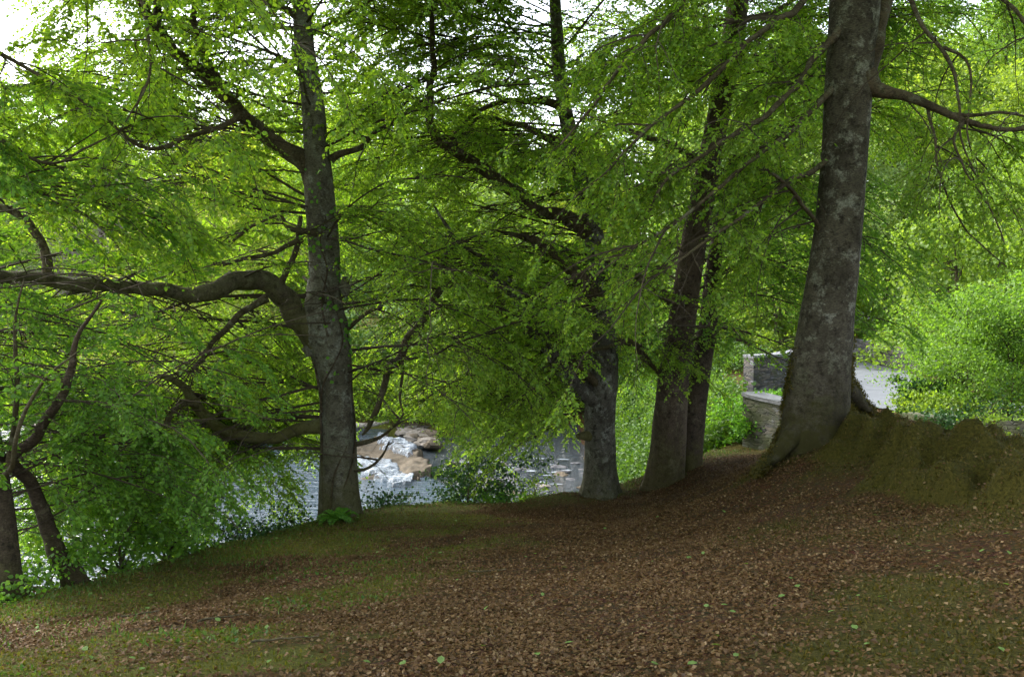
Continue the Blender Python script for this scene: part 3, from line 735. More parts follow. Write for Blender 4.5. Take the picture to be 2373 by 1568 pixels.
for (px, py, n_) in ((800,790,26),(830,770,20),(760,720,14),(785,640,10),(740,560,14),(790,610,8),(770,860,5),(735,420,10),(800,500,14)):
    m_ = n_; c_ = onbark(Q1, r1, px, py, .06); pos = c_ + rng.normal(0, 1, (m_, 3)) * np.array([.09, .04, .18])
    ivb.leaf(pos, nrm(rng.normal(0, .5, (m_, 3)) + [0, -.3, -.8]), nrm(rng.normal(0, .5, (m_, 3)) + [0, -1, .4]), .075 * rng.uniform(.6, 1.2, m_), .8)
ivb.build('foliage', M['leaf_ivy'], M['twig'], iv, io, hexa=True)

# ---- tree 2: centre, grey lichened
o2 = W(1392, 1147, 18.3)
t2 = empty('beech_tree', o2, label="grey lichen-spotted beech in the middle with big limbs slanting up to the left", cat="tree", group=G_BEECH)
Q2, r2 = trunk(t2, [(1392,1150,18.3,79),(1391,1080,18.3,73),(1390,980,18.3,71),(1394,880,18.3,75),(1400,800,18.3,58),(1396,700,18.3,53),(1384,600,18.3,49),(1366,500,18.3,45),(1345,400,18.3,39),(1318,300,18.3,36),(1300,200,18.3,32),(1290,60,18.3,28),(1280,-200,18.3,24),(1285,-500,18.3,17),(1280,-750,18.3,8)],
    M['bark_grey'], o2, 2, .45, .3, clear=lambda y: .02 if y > 860 else .8)
b2 = Bag(); L2_ = []
L2_.append(add_limb(t2, [(1388,935,18.2,32),(1345,895,18,38),(1300,850,17.8,42),(1262,790,17.6,40),(1225,730,17.4,38),(1180,670,17.2,34),(1130,620,17,30),(1085,578,16.9,20),(1040,520,16.8,9),(1005,470,16.7,4)], M['bark_grey'], o2, 21, clear=.3, sides=12, label="heavy limb slanting up to the left"))
L2_.append(add_limb(t2, [(1250,755,17.5,26),(1210,735,17.4,24),(1170,716,17.3,18),(1118,700,17.2,7)], M['limb'], o2, 22, clear=.1, label="broken stub of a limb"))
L2_.append(add_limb(t2, [(1396,720,18.3,36),(1350,655,18,34),(1300,605,17.8,32),(1258,578,17.7,26),(1205,550,17.5,14),(1150,535,17.4,5)], M['limb'], o2, 23, clear=.25))
L2_.append(add_limb(t2, [(1370,540,18.3,38),(1310,500,18,34),(1240,480,17.8,30),(1195,455,17.7,30),(1130,408,17.4,28),(1070,362,17.2,26),(1015,325,17,22),(1000,260,16.9,18),(998,180,16.8,15),(1003,80,16.7,12),(1010,-60,16.6,8)], M['limb'], o2, 24, clear=.2, sides=12, label="dark crooked limb climbing to the upper left"))
L2_.append(add_limb(t2, [(1385,890,18.1,20),(1345,850,17.9,16),(1305,810,17.7,12),(1275,775,17.5,8)], M['limb'], o2, 25, clear=.3))
L2_.append(add_limb(t2, [(1380,1010,18.2,26),(1352,1006,18.1,20),(1338,1010,18.0,12)], M['limb_moss'], o2, 26, clear=.15))
L2_.append(add_limb(t2, [(1110,600,16.9,20),(1055,590,16.6,16),(1030,620,16.4,16),(1010,690,16.2,17),(985,745,16.1,18),(945,785,16,20),(925,830,16,20),(895,862,15.9,17),(884,920,15.9,15),(866,982,15.8,13),(840,1010,15.8,5)], M['limb'], o2, 27, clear=.04, label="drooping crooked branch hanging towards the weir"))
L2_.append(add_limb(t2, [(930,815,16,8),(932,870,15.9,7),(925,920,15.9,6),(935,965,15.8,3)], M['limb'], o2, 28, clear=.1))
L2_.append(add_limb(t2, [(1500,850,17.8,10),(1480,812,17.7,11),(1450,795,17.6,11),(1400,808,17.5,10),(1360,820,17.4,8),(1320,850,17.4,5)], M['limb'], o2, 29, clear=.15))
L2_.append(add_limb(t2, [(1330,345,18.3,20),(1260,310,18.4,16),(1180,290,18.5,13),(1110,270,18.6,9),(1060,320,18.7,6)], M['limb'], o2, 30, clear=.4))
L2_.append(add_limb(t2, [(1310,250,18.3,20),(1250,235,18.2,16),(1180,240,18.2,13),(1110,262,18.2,9),(1040,325,18.1,5)], M['limb'], o2, 31, clear=.4))
for Q, rr in L2_:
    ln = np.linalg.norm(Q[-1] - Q[0])
    if ln < 1.2: continue
    spray(b2, Q[::3], None, dens=.8, L2=(.5, 1.5), spacing=.28)
    for k in range(int(ln * 1.8) + 1):
        i = rng.integers(len(Q) // 4, len(Q) - 1); P = limb_path(Q[i], az_any(), rng.uniform(-.3, .4), rng.uniform(1.2, 2.6), 9, sag=.2); P = cut(P)
        b2.tube(P[None], np.linspace(.022, .006, 9)[None]); spray(b2, P, None, L2=(.4, 1.1), spacing=.28)
auto_limbs(b2, Q2, r2, rng.uniform(-.2, 8, 32), az_any, (3.0, 5.2), el=(-.1, .5), dens=.7, sec=3, droop=.3)
auto_limbs(b2, Q2, r2, rng.uniform(-.9, 2.5, 26), lambda: rng.uniform(-2.3, -.2), (2.5, 5.0), el=(-.3, .15), dens=.7, sec=4, droop=.35)
auto_limbs(b2, Q2, r2, rng.uniform(1, 5, 14), lambda: rng.uniform(-2.3, -.7), (3, 5.2), el=(-.2, .3), dens=.7, sec=3, droop=.35)
auto_limbs(b2, Q2, r2, rng.uniform(5, 9, 7), lambda: rng.uniform(-2.6, -.3), (3.5, 6), el=(-.1, .3), dens=.8, sec=3)
auto_limbs(b2, Q2, r2, rng.uniform(4.5, 9, 14), az_any, (3, 5.5), el=(0, .4), dens=.9, sec=3)
upper_crown(b2, Q2, 7.5, 13, 30, (4, 6.5))
b2.build('crown', M['leaf_near'], M['twig'], t2, o2); print('t2', b2.nleaf())

# ---- tree 3: brown trunk leaning right with a twin stem
o3 = W(1560, 1120, 18.4)
t3 = empty('beech_tree', o3, label="brown twin-stemmed beech leaning right at the crest of the bank", cat="tree", group=G_BEECH)
Q3, r3 = trunk(t3, [(1538,1135,18.2,76),(1545,1060,18.2,78),(1553,960,18.2,76),(1563,860,18.2,72),(1577,760,18.2,64),(1592,660,18.2,60),(1608,560,18.2,58),(1628,460,18.2,56),(1650,350,18.2,52),(1675,220,18.2,50),(1700,90,18.2,52),(1712,-20,18.2,46),(1730,-250,18.2,36),(1740,-500,18.2,20),(1745,-700,18.2,9)],
    M['bark_brown'], o3, 3, .45, .35, clear=lambda y: .03 if y > 860 else (.14 if y > 640 else (.3 if y > 380 else .7)))
P_ = [(1592,1085,18.7,64),(1600,1000,18.7,60),(1612,920,18.7,53),(1625,840,18.7,48),(1640,760,18.7,44),(1650,650,18.7,37),(1670,520,18.8,30),(1700,360,18.8,21)]
trunk(t3, P_, M['bark_dark'], o3, 33, .25, .3, sides=24, clear=lambda y: .05 if y > 860 else .8, name='second_stem')
b3 = Bag(); L3 = []
L3.append(add_limb(t3, [(1575,700,18.2,26),(1535,680,18,24),(1490,655,17.8,20),(1450,628,17.6,14),(1400,600,17.4,8)], M['limb'], o3, 41, clear=.35))
L3.append(add_limb(t3, [(1548,880,18.2,14),(1515,850,18,12),(1490,825,17.9,10),(1470,800,17.8,6)], M['limb'], o3, 42, clear=.3))
L3.append(add_limb(t3, [(1640,400,18.2,22),(1590,350,18,18),(1520,320,17.8,13),(1440,300,17.6,8)], M['limb'], o3, 43, clear=.6))
L3.append(add_limb(t3, [(1690,60,18.2,20),(1740,40,18.3,16),(1800,20,18.4,12),(1840,-10,18.5,7)], M['limb'], o3, 44, clear=.4))
for Q, rr in L3: spray(b3, Q[::3], None, L2=(.5, 1.4), spacing=.28)
auto_limbs(b3, Q3, r3, rng.uniform(.2, 8, 32), az_any, (2.8, 5), el=(-.1, .5), dens=.7, sec=3, droop=.4)
auto_limbs(b3, Q3, r3, rng.uniform(4.5, 9, 14), az_any, (3, 5.5), el=(0, .4), dens=.9, sec=3)
auto_limbs(b3, Q3, r3, rng.uniform(1, 5, 12), lambda: rng.uniform(.6, 2.2), (2.5, 4), el=(-.1, .3), dens=.9, sec=2, droop=.5)
upper_crown(b3, Q3, 7.5, 12.5, 28, (4, 6.5))
b3.build('crown', M['leaf_deep'], M['twig'], t3, o3); print('t3', b3.nleaf())

# ---- tree 4: the big right beech
o4 = W(1890, 1040, 13.5)
t4 = empty('beech_tree', o4, label="largest beech, its mossy flared foot on the bank beside the road", cat="tree", group=G_BEECH)
Q4, r4 = trunk(t4, [(1884,1050,13.5,150),(1889,1000,13.5,146),(1893,940,13.5,142),(1900,870,13.5,136),(1908,800,13.5,128),(1920,710,13.5,118),(1933,620,13.5,112),(1945,520,13.5,106),(1954,420,13.5,102),(1962,320,13.5,102),(1968,220,13.5,106),(1974,120,13.5,104),(1982,20,13.5,112),(1985,-80,13.5,100),(1990,-300,13.5,80),(1985,-600,13.5,56),(1990,-900,13.5,34),(1985,-1150,13.5,12)],
    M['bark4'], o4, 4, .22, .42, lobes=4, sides=56, clear=lambda y: .02 if y > 620 else .07, rough=.035)
# roots running out from the foot
for k, (spec) in enumerate(([(1868,960,13.4,44),(1832,1020,13.2,46),(1798,1058,13,36),(1768,1080,12.8,18),(1748,1095,12.6,7)], [(1940,870,13.5,40),(1968,915,13.6,44),(1996,946,13.7,30),(2030,966,13.8,8)])):
    add_limb(t4, spec, M['bark4'], o4, 60 + k, name='root', sides=16)
def foot_moss(root, origin, Q, rad, zt, n, fl, side=None):
    V = []
    for ch in root.children:
        if ch.name.split('.')[0] in ('trunk', 'root') :
            me_ = ch.data; co = np.empty(len(me_.vertices) * 3, np.float32); me_.vertices.foreach_get('co', co); no = np.empty(len(me_.vertices) * 3, np.float32); me_.vertices.foreach_get('normal', no)
            V.append(np.hstack([co.reshape(-1, 3) + origin, no.reshape(-1, 3)]))
    V = np.concatenate(V); g = height(V[:, 0], V[:, 1]); h_ = V[:, 2] - g
    pk = sstep(zt, zt * .15, h_) * (h_ > -.05) * sstep(.34, .50, fbm(V[:, 0] * 3 + V[:, 2] * 2.5, V[:, 1] * 3 + V[:, 2] * 1.5, 3)) * (V[:, 4] < .4)
    i = rng.choice(len(V), n, p=pk / pk.sum()); P = V[i, :3] + rng.normal(0, .028, (n, 3)) ; Nn = V[i, 3:]
    b = Bag(); b.leaf(P, nrm(Nn + rng.normal(0, .7, (n, 3)) + [0, 0, -.2]), nrm(rng.normal(0, 1, (n, 3))), rng.uniform(.02, .05, n), .4)
    b.build('moss_coat', M['moss'], M['twig'], root, origin)
foot_moss(t4, o4, Q4, r4, 1.7, 60000, .3)
b4 = Bag(); L4 = []
L4.append(add_limb(t4, [(2005,190,13.4,60),(2035,203,13.3,34),(2080,212,13.2,24),(2130,228,13,20),(2180,258,12.8,17),(2230,283,12.7,14),(2290,300,12.6,12),(2373,302,12.4,9),(2470,290,12.3,6)], M['limb'], o4, 51, clear=.05, label="thin limb arching out to the right"))
L4.append(add_limb(t4, [(2195,264,12.8,9),(2260,270,12.6,8),(2320,262,12.5,7),(2373,268,12.4,5),(2450,275,12.3,4)], M['limb'], o4, 52, clear=.2))
L4.append(add_limb(t4, [(1990,180,13.5,56),(2015,100,13.55,54),(2036,40,13.6,48),(2050,-10,13.7,44),(2065,-80,13.8,38),(2100,-300,13.9,22),(2120,-500,14,10)], M['limb'], o4, 53, clear=.1, sides=14, label="fork of the trunk rising out of the picture"))
L4.append(add_limb(t4, [(2070,-120,13.7,14),(2110,0,13,11),(2140,60,12.8,9),(2185,110,12.6,9),(2215,165,12.5,8),(2222,240,12.4,6),(2230,330,12.3,5),(2260,400,12.3,3)], M['limb'], o4, 54, clear=.2))
L4.append(add_limb(t4, [(2185,110,12.6,7),(2230,130,12.5,6),(2245,200,12.4,5),(2240,300,12.3,4),(2255,380,12.3,3)], M['limb'], o4, 55, clear=.3))
L4.append(add_limb(t4, [(1968,20,13.5,24),(1915,95,13.35,18),(1868,165,13.0,15),(1825,220,12.5,14),(1775,262,12.3,13),(1725,292,12.1,12),(1660,335,11.9,11),(1590,385,11.7,9),(1535,430,11.6,7),(1500,500,11.5,4)], M['limb'], o4, 56, clear=.5, label="branch drooping down to the left"))
L4.append(add_limb(t4, [(1930,600,13.5,14),(1885,520,13.3,10),(1850,465,12.8,10),(1815,425,12.6,9),(1770,392,12.5,6)], M['limb'], o4, 57, clear=.25))
L4.append(add_limb(t4, [(1960,-250,13.3,24),(1850,-200,12.8,20),(1700,-120,12.3,16),(1600,-20,12,13),(1520,70,11.7,11),(1450,150,11.5,9),(1380,240,11.3,7),(1300,330,11.1,5)], M['limb'], o4, 58, clear=.6))
L4.append(add_limb(t4, [(1975,-150,13.5,26),(1880,-20,13.2,18),(1790,60,12.4,14),(1700,140,12,12),(1600,230,11.7,10),(1500,300,11.4,8),(1400,400,11.2,6),(1320,470,11.1,4)], M['limb'], o4, 59, clear=.6))
L4.append(add_limb(t4, [(1960,345,13.5,18),(1890,390,13.35,13),(1800,440,12.5,10),(1720,500,12.1,9),(1640,560,11.8,7),(1560,620,11.6,5),(1480,660,11.4,4)], M['limb'], o4, 70, clear=.6))
L4.append(add_limb(t4, [(1968,160,13.5,20),(1880,260,13.25,14),(1760,360,12.2,10),(1660,440,11.9,9),(1560,520,11.6,7),(1460,580,11.4,5),(1380,640,11.2,4)], M['limb'], o4, 71, clear=.6))
L4.append(add_limb(t4, [(2070,-150,13.8,16),(2160,-120,13.2,14),(2260,-60,12.7,11),(2350,20,12.3,9),(2420,120,12.1,6)], M['limb'], o4, 72, clear=.6))
L4.append(add_limb(t4, [(2230,285,12.6,8),(2210,330,12.3,6),(2240,400,12.1,5),(2290,470,12,4),(2330,560,12,3)], M['limb'], o4, 73, clear=.4))
L4.append(add_limb(t4, [(2150,245,12.9,7),(2160,320,12.7,6),(2175,420,12.6,5),(2230,520,12.5,4),(2330,620,12.4,3)], M['limb'], o4, 74, clear=.4))
for i_, (Q, rr) in enumerate(L4):
    ln = np.linalg.norm(Q[-1] - Q[0]); right = i_ in (0, 1, 2, 3, 4, 11, 12, 13)
    if i_ == 2: continue
    spray(b4, Q[::3], None, dens=(.7 if right else 1.3), L2=(.5, 1.3), spacing=.24, droop=.5)
    for k in range(int(ln * (.8 if right else 1.9)) + 1):
        i = rng.integers(len(Q) // 6, len(Q) - 1); az = rng.uniform(0, 6.283) if right else rng.uniform(-2.8, -.3)
        P = limb_path(Q[i], az, rng.uniform(-.6, .2), rng.uniform(1.0, 2.2), 9, sag=.25); P = cut(P)
        b4.tube(P[None], np.linspace(.016, .005, 9)[None]); spray(b4, P, None, L2=(.35, 1.0), spacing=.26, droop=.3, dens=.6 if right else .8, leaf=.05)
auto_limbs(b4, Q4, r4, rng.uniform(3.0, 7, 10), lambda: rng.uniform(-.9, .9), (2.5, 5), el=(-.1, .4), dens=.7, sec=2, droop=.4)
upper_crown(b4, Q4, 6.5, 13.5, 60, (4.5, 8.5))
b4.build('crown', M['leaf_near'], M['twig'], t4, o4, hexa=True); print('t4', b4.nleaf())

# ---- tree 5: dark forked tree at the left edge
o5 = W(40, 1400, 10)
t5 = empty('forked_tree', o5, label="dark leaning tree with two stems at the far left edge of the bank", cat="tree")
Q5, r5 = trunk(t5, [(20,1405,9.8,70),(15,1320,9.8,62),(8,1230,9.8,58),(-4,1140,9.8,56),(-20,1040,9.8,52),(-60,900,9.7,44),(-130,700,9.6,36),(-180,450,9.5,28),(-200,150,9.4,22),(-180,-200,9.3,16),(-170,-500,9.3,8)], M['bark_dark'], o5, 5, .3, .3)
S5 = add_limb(t5, [(178,1365,10.6,54),(160,1315,10.5,48),(130,1250,10.4,38),(100,1190,10.3,32),(70,1130,10.2,30),(40,1080,10,30),(85,1020,9.9,26),(125,962,9.8,24),(155,905,9.7,20),(166,850,9.6,17),(175,800,9.5,12),(205,750,9.4,9),(235,700,9.3,6)], M['bark_brown'], o5, 81, clear=.25, sides=14, label="reddish second stem bending up to the right")
b5 = Bag(); L5 = [S5]
L5.append(add_limb(t5, [(20,1080,9.8,14),(35,980,9.6,12),(42,880,9.5,11),(35,800,9.5,9),(38,740,9.5,6),(60,640,9.5,4)], M['limb'], o5, 82, clear=.4))
L5.append(add_limb(t5, [(165,880,9.7,8),(130,878,9.6,7),(90,872,9.5,5),(50,860,9.5,3)], M['limb'], o5, 83, clear=.4))
L5.append(add_limb(t5, [(-10,1120,9.8,16),(30,1060,9.3,12),(60,960,9.1,9),(110,880,9,7),(180,820,8.9,4)], M['limb'], o5, 84, clear=.4))
for Q, rr in L5:
    h_ = Q[len(Q) // 3::3] if Q is S5[0] else Q[::3]
    spray(b5, h_, None, L2=(.35, .9), spacing=.24, leaf=.055)
auto_limbs(b5, Q5, r5, rng.uniform(-1.0, 2.2, 20), lambda: rng.uniform(-.5, 1.4), (1.6, 3.0), el=(-.2, .35), dens=.65, sec=2, leaf=.05, r0=.02, L2=(.35, .9))
auto_limbs(b5, Q5, r5, rng.uniform(-1.1, 1.6, 18), lambda: rng.uniform(-.6, 1.3), (2.0, 4.4), el=(-.15, .35), dens=.75, sec=2, leaf=.05, r0=.016, L2=(.4, 1.1), droop=.3)
auto_limbs(b5, Q5, r5, rng.uniform(1.5, 5, 8), lambda: rng.uniform(.3, 2.0), (2, 3.5), el=(0, .4), dens=.9, sec=2, leaf=.055, r0=.02, L2=(.35, .9))
upper_crown(b5, Q5, 4.5, 7, 10, (2.5, 4))
b5.build('crown', M['leaf_deep'], M['twig'], t5, o5, hexa=True); print('t5', b5.nleaf())

# ---- tree 6: beech just outside the left of the picture whose branches hang into it
bx, by = -7.4, 8.6; bz = ground_z(bx, by); o6 = np.array([bx, by, bz])
t6 = empty('beech_tree', o6, label="beech outside the left edge whose leafy branches hang into the upper left corner", cat="tree", group=G_BEECH)
P6 = np.array([[bx, by, bz - .5], [bx, by, bz], [bx + .1, by, 1.5], [bx + .2, by, 4], [bx, by + .1, 7], [bx + .1, by, 10], [bx, by, 13]]); R6 = np.array([.4, .38, .32, .28, .22, .15, .04])
Qx, rx, sx_ = smooth_line(P6, R6, .1); V, q, caps = ring_tube(Qx, rx, 28, 6, .05, lambda S_, A_: 1 + .4 * np.exp(-np.clip(S_ - .5, 0, None) / .3) * (.5 + .5 * np.cos(A_ * 5)))
mesh_np('trunk', V, [q] + caps, M['bark'], True, t6, o6)
b6 = Bag(); L6 = []
st = project(np.array([[bx + .15, by, 5.0]])); s0 = (float(st[0][0]), float(st[1][0]))
for k, spec in enumerate((
    [(s0[0], s0[1], by, 34), (-300,-250,8.8,24), (100,-180,9,16),(280,-70,9,12),(335,20,9,9),(348,100,9,7.5),(352,170,9,6),(330,230,9,5),(302,282,9,3)],
    [(s0[0], s0[1]+120, by, 30), (-500,-40,8.8,20), (-200,30,9,14),(0,120,9.2,10),(120,190,9.3,8),(230,260,9.4,6),(300,340,9.4,4)],
    [(s0[0], s0[1]+260, by, 26), (-450,120,8.9,18), (-200,200,9.1,12),(0,330,9.3,9),(120,380,9.4,7),(200,345,9.5,5),(300,300,9.6,3)],
    [(s0[0], s0[1]-80, by, 30), (-300,-330,9.2,22), (150,-280,9.6,16),(420,-180,9.8,11),(560,-60,9.9,8),(640,30,10,5),(700,120,10,3)],
    [(s0[0], s0[1]+300, by, 22), (-420,330,9,14), (-150,380,9.3,10),(50,440,9.5,7),(250,470,9.7,5),(400,520,9.8,3)])):
    L6.append(add_limb(t6, spec, M['limb'], o6, 90 + k, clear=.35))
for Q, rr in L6:
    spray(b6, Q[::3], None, L2=(.4, 1.1), spacing=.26, leaf=.055, s0=.35, dens=.8)
    for k in range(9):
        i = rng.integers(len(Q) // 2, len(Q) - 1); P = limb_path(Q[i], rng.uniform(-1, 2.2), rng.uniform(-.5, .3), rng.uniform(.8, 1.8), 9, sag=.2)
        b6.tube(P[None], np.linspace(.012, .004, 9)[None]); spray(b6, P, None, L2=(.3, .8), spacing=.28, leaf=.055)
upper_crown(b6, Qx, 5, 12.5, 60, (4, 7))
b6.build('crown', M['leaf_near'], M['twig'], t6, o6, hexa=True); print('t6', b6.nleaf())

# ---- woodland behind and beside the photographer: it closes the canopy
def back_tree(x, y, h, seed, lab):
    z = ground_z(x, y); o = np.array([x, y, z]); t_ = empty('beech_tree', o, label=lab, cat="tree", group="beeches standing behind the viewpoint")
    P = np.array([[x, y, z - .4], [x, y, z + .3], [x + .1, y, z + h * .3], [x, y + .2, z + h * .6], [x, y, z + h]]); r_ = np.array([.45, .36, .3, .2, .04])
    Qb, rb, _ = smooth_line(P, r_, .2); V, q, caps = ring_tube(Qb, rb, 20, seed, .05); mesh_np('trunk', V, [q] + caps, M['bark'], True, t_, o)
    bb = Bag(); upper_crown(bb, Qb, z + h * .32, z + h * .95, 30, (4.5, 8), leaf=.2); bb.build('crown', M['leaf_near'], M['twig'], t_, o)
back_tree(-5.5, -4, 14, 101, "beech behind the viewpoint on the river side")
back_tree(6.5, 3.0, 14, 102, "beech on the upper bank right of the viewpoint")
back_tree(2, -9, 15, 103, "beech directly behind the viewpoint")
back_tree(13, 12.5, 13, 104, "beech on the bank beyond the mossy mounds")

# ---------------------------------------------------------------- far woodland (prototypes, then copies)
def far_proto(name, h, cr, nleaf, leaf, seed, mat, barkm=None, shape='round', low=.2, lean=0.0, clumps=60):
    r_ = np.random.default_rng(seed)
    t_ = bpy.data.objects.new(name, None); C.objects.link(t_)
    P = np.array([[0, 0, -.6], [0, 0, 0], [.15 + lean * .3, 0, h * .35], [lean * .7, .2, h * .65], [lean, 0, h * .93]]); rr = np.array([.34, .28, .22, .13, .03]) * h / 15
    Q, rd, _ = smooth_line(P, rr, .4); V, q, caps = ring_tube(Q, rd, 10, seed, .06)
    mesh_np('trunk', V, [q] + caps, barkm or M['limb'], True, t_, None)
    b = Bag(); cl = []
    for k in range(clumps):
        z = h * (low + (1 - low) * (k + r_.random()) / clumps); u = (z / h - low) / (1 - low)
        prof = math.sin(math.pi * min(1, .18 + .8 * u)) ** .6 if shape == 'round' else (1 - u) * .9 + .12
        rad = cr * prof * r_.uniform(.35, 1.05); a = r_.uniform(0, 6.283)
        c_ = np.array([math.cos(a) * rad + lean * u, math.sin(a) * rad, z]); cl.append((c_, cr * r_.uniform(.16, .34)))
        b0 = Q[int(np.argmin(np.abs(Q[:, 2] - max(.5, z - rad * .45))))]
        P2 = b0[None] + (c_ - b0)[None] * np.linspace(0, 1, 6)[:, None]; P2[1:-1] += r_.normal(0, .2, (4, 3))
        b.tube(P2[None], np.linspace(.07, .02, 6)[None] * h / 15)
    per = nleaf // clumps
    for c_, s in cl:
        g = r_.normal(0, 1, (per, 3)); g = g / np.linalg.norm(g, axis=1, keepdims=True) * (r_.random((per, 1)) ** .45)
        pos = c_ + g * np.array([s * 1.5, s * 1.5, s * .62])
        pos[:, 2] -= .25 * ((pos[:, 0] - c_[0]) ** 2 + (pos[:, 1] - c_[1]) ** 2) / max(s, .3)
        b.leaf(pos, nrm(r_.normal(0, 1, (per, 3)) + [0, 0, -.3]), nrm(np.array([0, 0, .8]) + r_.normal(0, .6, (per, 3))), leaf * r_.uniform(.7, 1.3, per), .8)
    b.build('crown', mat, M['twig'], t_, None); return t_
G_FAR = "trees on the far side of the river"
used = set(); _fc = [0]
def place(proto, x, y, s, rz, lab, group=G_FAR, cat='tree', dz=0, sz=None):
    if proto.name in used: o = link_copy(proto)
    else: o = proto; used.add(proto.name)
    o.location = (x, y, ground_z(x, y) + dz); o.rotation_euler = (0, 0, rz); o.scale = (s, s, sz or s)
    tag(o, lab, cat, group); return o
M['leaf_yel'] = leaf_mat('yellow_green_leaf', [(.14, .21, .03), (.19, .27, .04), (.23, .30, .05), (.12, .19, .03)], .5, objvar=1.0)
M['leaf_sap'] = leaf_mat('sapling_leaf', [(.08, .17, .025), (.12, .23, .03), (.15, .27, .04), (.10, .19, .03)], .5)
M['leaf_pale'] = leaf_mat('pale_leaf', [(.14, .22, .07), (.20, .28, .11), (.24, .31, .13)], .45, objvar=1.0)
PR = [far_proto('broadleaf_tree', 15, 5.2, 26000, .15, 201, M['leaf_far'], clumps=80),
      far_proto('oak_tree', 14, 6.0, 26000, .16, 202, M['leaf_yel'], clumps=75),
      far_proto('ash_tree', 17, 4.6, 24000, .15, 203, M['leaf_far'], clumps=80, lean=1.0),
      far_proto('willow_tree', 11, 4.6, 24000, .14, 204, M['leaf_pale'], clumps=70, low=.08),
      far_proto('shrub', 4.5, 2.9, 12000, .12, 205, M['leaf_yel'], clumps=40, low=.05),
      far_proto('bush', 3.4, 2.6, 11000, .11, 206, M['leaf_far'], clumps=36, low=.03)]
PR.append(far_proto('sapling_tree', 3.3, 2.0, 15000, .062, 207, M['leaf_sap'], clumps=60, low=.12))
KN = ['rounded green broadleaf tree', 'broad yellow-green oak', 'tall slender ash', 'pale green willow', 'low yellow-green shrub', 'bushy green shrub']
def beside(px):
    for a, b in ((120, "at the far left edge"), (330, "left of the kinked limb"), (560, "beyond the low mossy limb"), (760, "just left of the kinked-limb beech trunk"), (960, "just right of the kinked-limb beech trunk"), (1180, "beyond the weir"),
                 (1360, "left of the grey beech trunk"), (1500, "between the grey beech and the twin-stemmed beech"), (1680, "behind the twin-stemmed beech"), (1860, "above the parapet wall"), (2060, "behind the largest beech"), (2240, "right of the largest beech")):
        if px < a: return b
    return "at the far right edge"
ROWN = {0: "at the water's edge across the river", 1: "on the lower far slope", 2: "halfway up the far slope", 3: "high on the far slope", 4: "on the skyline ridge"}
seen = {}
def add_far(k, x, y, row, s=1.0):
    px, py, _ = project(np.array([[x, y, ground_z(x, y)]])); b = beside(px[0])
    lab = f"{KN[k]} {ROWN[row]}, {b}".replace('kinked-limb beech trunk', 'left beech').replace(' beech and the ', ' and ').replace('the twin-stemmed beech','the brown beech').replace('twin-stemmed beech', 'brown beech')
    n = seen.get(lab, 0); seen[lab] = n + 1
    if n == 1: lab = lab.replace(KN[k], "smaller " + KN[k])
    elif n == 2: lab = lab.replace(KN[k], "third " + KN[k])
    elif n > 2: return
    place(PR[k], x, y, s * (.85 if n == 1 else 1) * rng.uniform(.92, 1.08), rng.uniform(0, 6.283), lab)
for row, (d0, xs, kinds, sc) in enumerate((
    (2.0, np.arange(-26, 14, 4.2), (4, 5, 3, 4), 1.0),
    (8, np.arange(-34, 20, 5.6), (1, 0, 3, 2), .85),
    (20, np.arange(-42, 34, 7.5), (0, 1, 2, 0), 1.0),
    (36, np.arange(-56, 56, 9.0), (2, 0, 1, 2), 1.1),
    (60, np.arange(-80, 80, 12.5), (0, 1, 0, 2), 1.2))):
    for i, x in enumerate(xs):
        x = x + rng.uniform(-1.3, 1.3); y = yfar(x) + d0 + rng.uniform(-2, 3) * (1 + row * .4)
        if x > 6.5 and row < 2: continue
        add_far(kinds[(i + row) % 4], x, y, row, sc)
# right bank beyond the road
KR = []
for (px, d, k, s, lab) in (
    (2245, 23.5, 6, 1.0, "bright green leafy sapling beside the road, right of the largest beech"),
    (2340, 22.5, 6, .85, "green sapling behind the low wall at the right"),
    (2440, 24, 6, 1.2, "yellow-green shrub cut off by the right edge"),
    (1790, 40, 4, 1.0, "yellow-green bush just above the parapet wall"),
    (1880, 44, 5, 1.3, "green bush hidden behind the largest beech's trunk"),
    (1700, 43, 5, 1.3, "leafy bush left of the parapet wall"),
    (2060, 43, 5, 1.35, "dark green bush behind the far roadside wall"),
    (2200, 36, 4, 1.3, "tall pale shrub on the slope above the road"),
    (2330, 42, 0, .62, "young broadleaf tree on the slope above the road"),
    (1960, 50, 3, .9, "willow beyond the far roadside wall"),
    (2120, 54, 1, .95, "spreading oak on the slope at the right"),
    (2280, 58, 2, .95, "slim ash high on the slope at the right"),
    (2420, 50, 1, .9, "oak at the right edge high on the slope"),
    (1820, 56, 0, .95, "round-crowned tree beyond the bridge"),
    (1700, 60, 1, 1.0, "broad oak beyond the bridge"),
    (1600, 55, 3, 1.0, "willow behind the twin-stemmed beech beyond the bridge"),
    (2480, 34, 0, .6, "young tree just outside the right edge above the road")):
    p = W(px, 800, d); place(PR[k], p[0], d, s, rng.uniform(0, 6.28), lab, "trees and shrubs along the road")
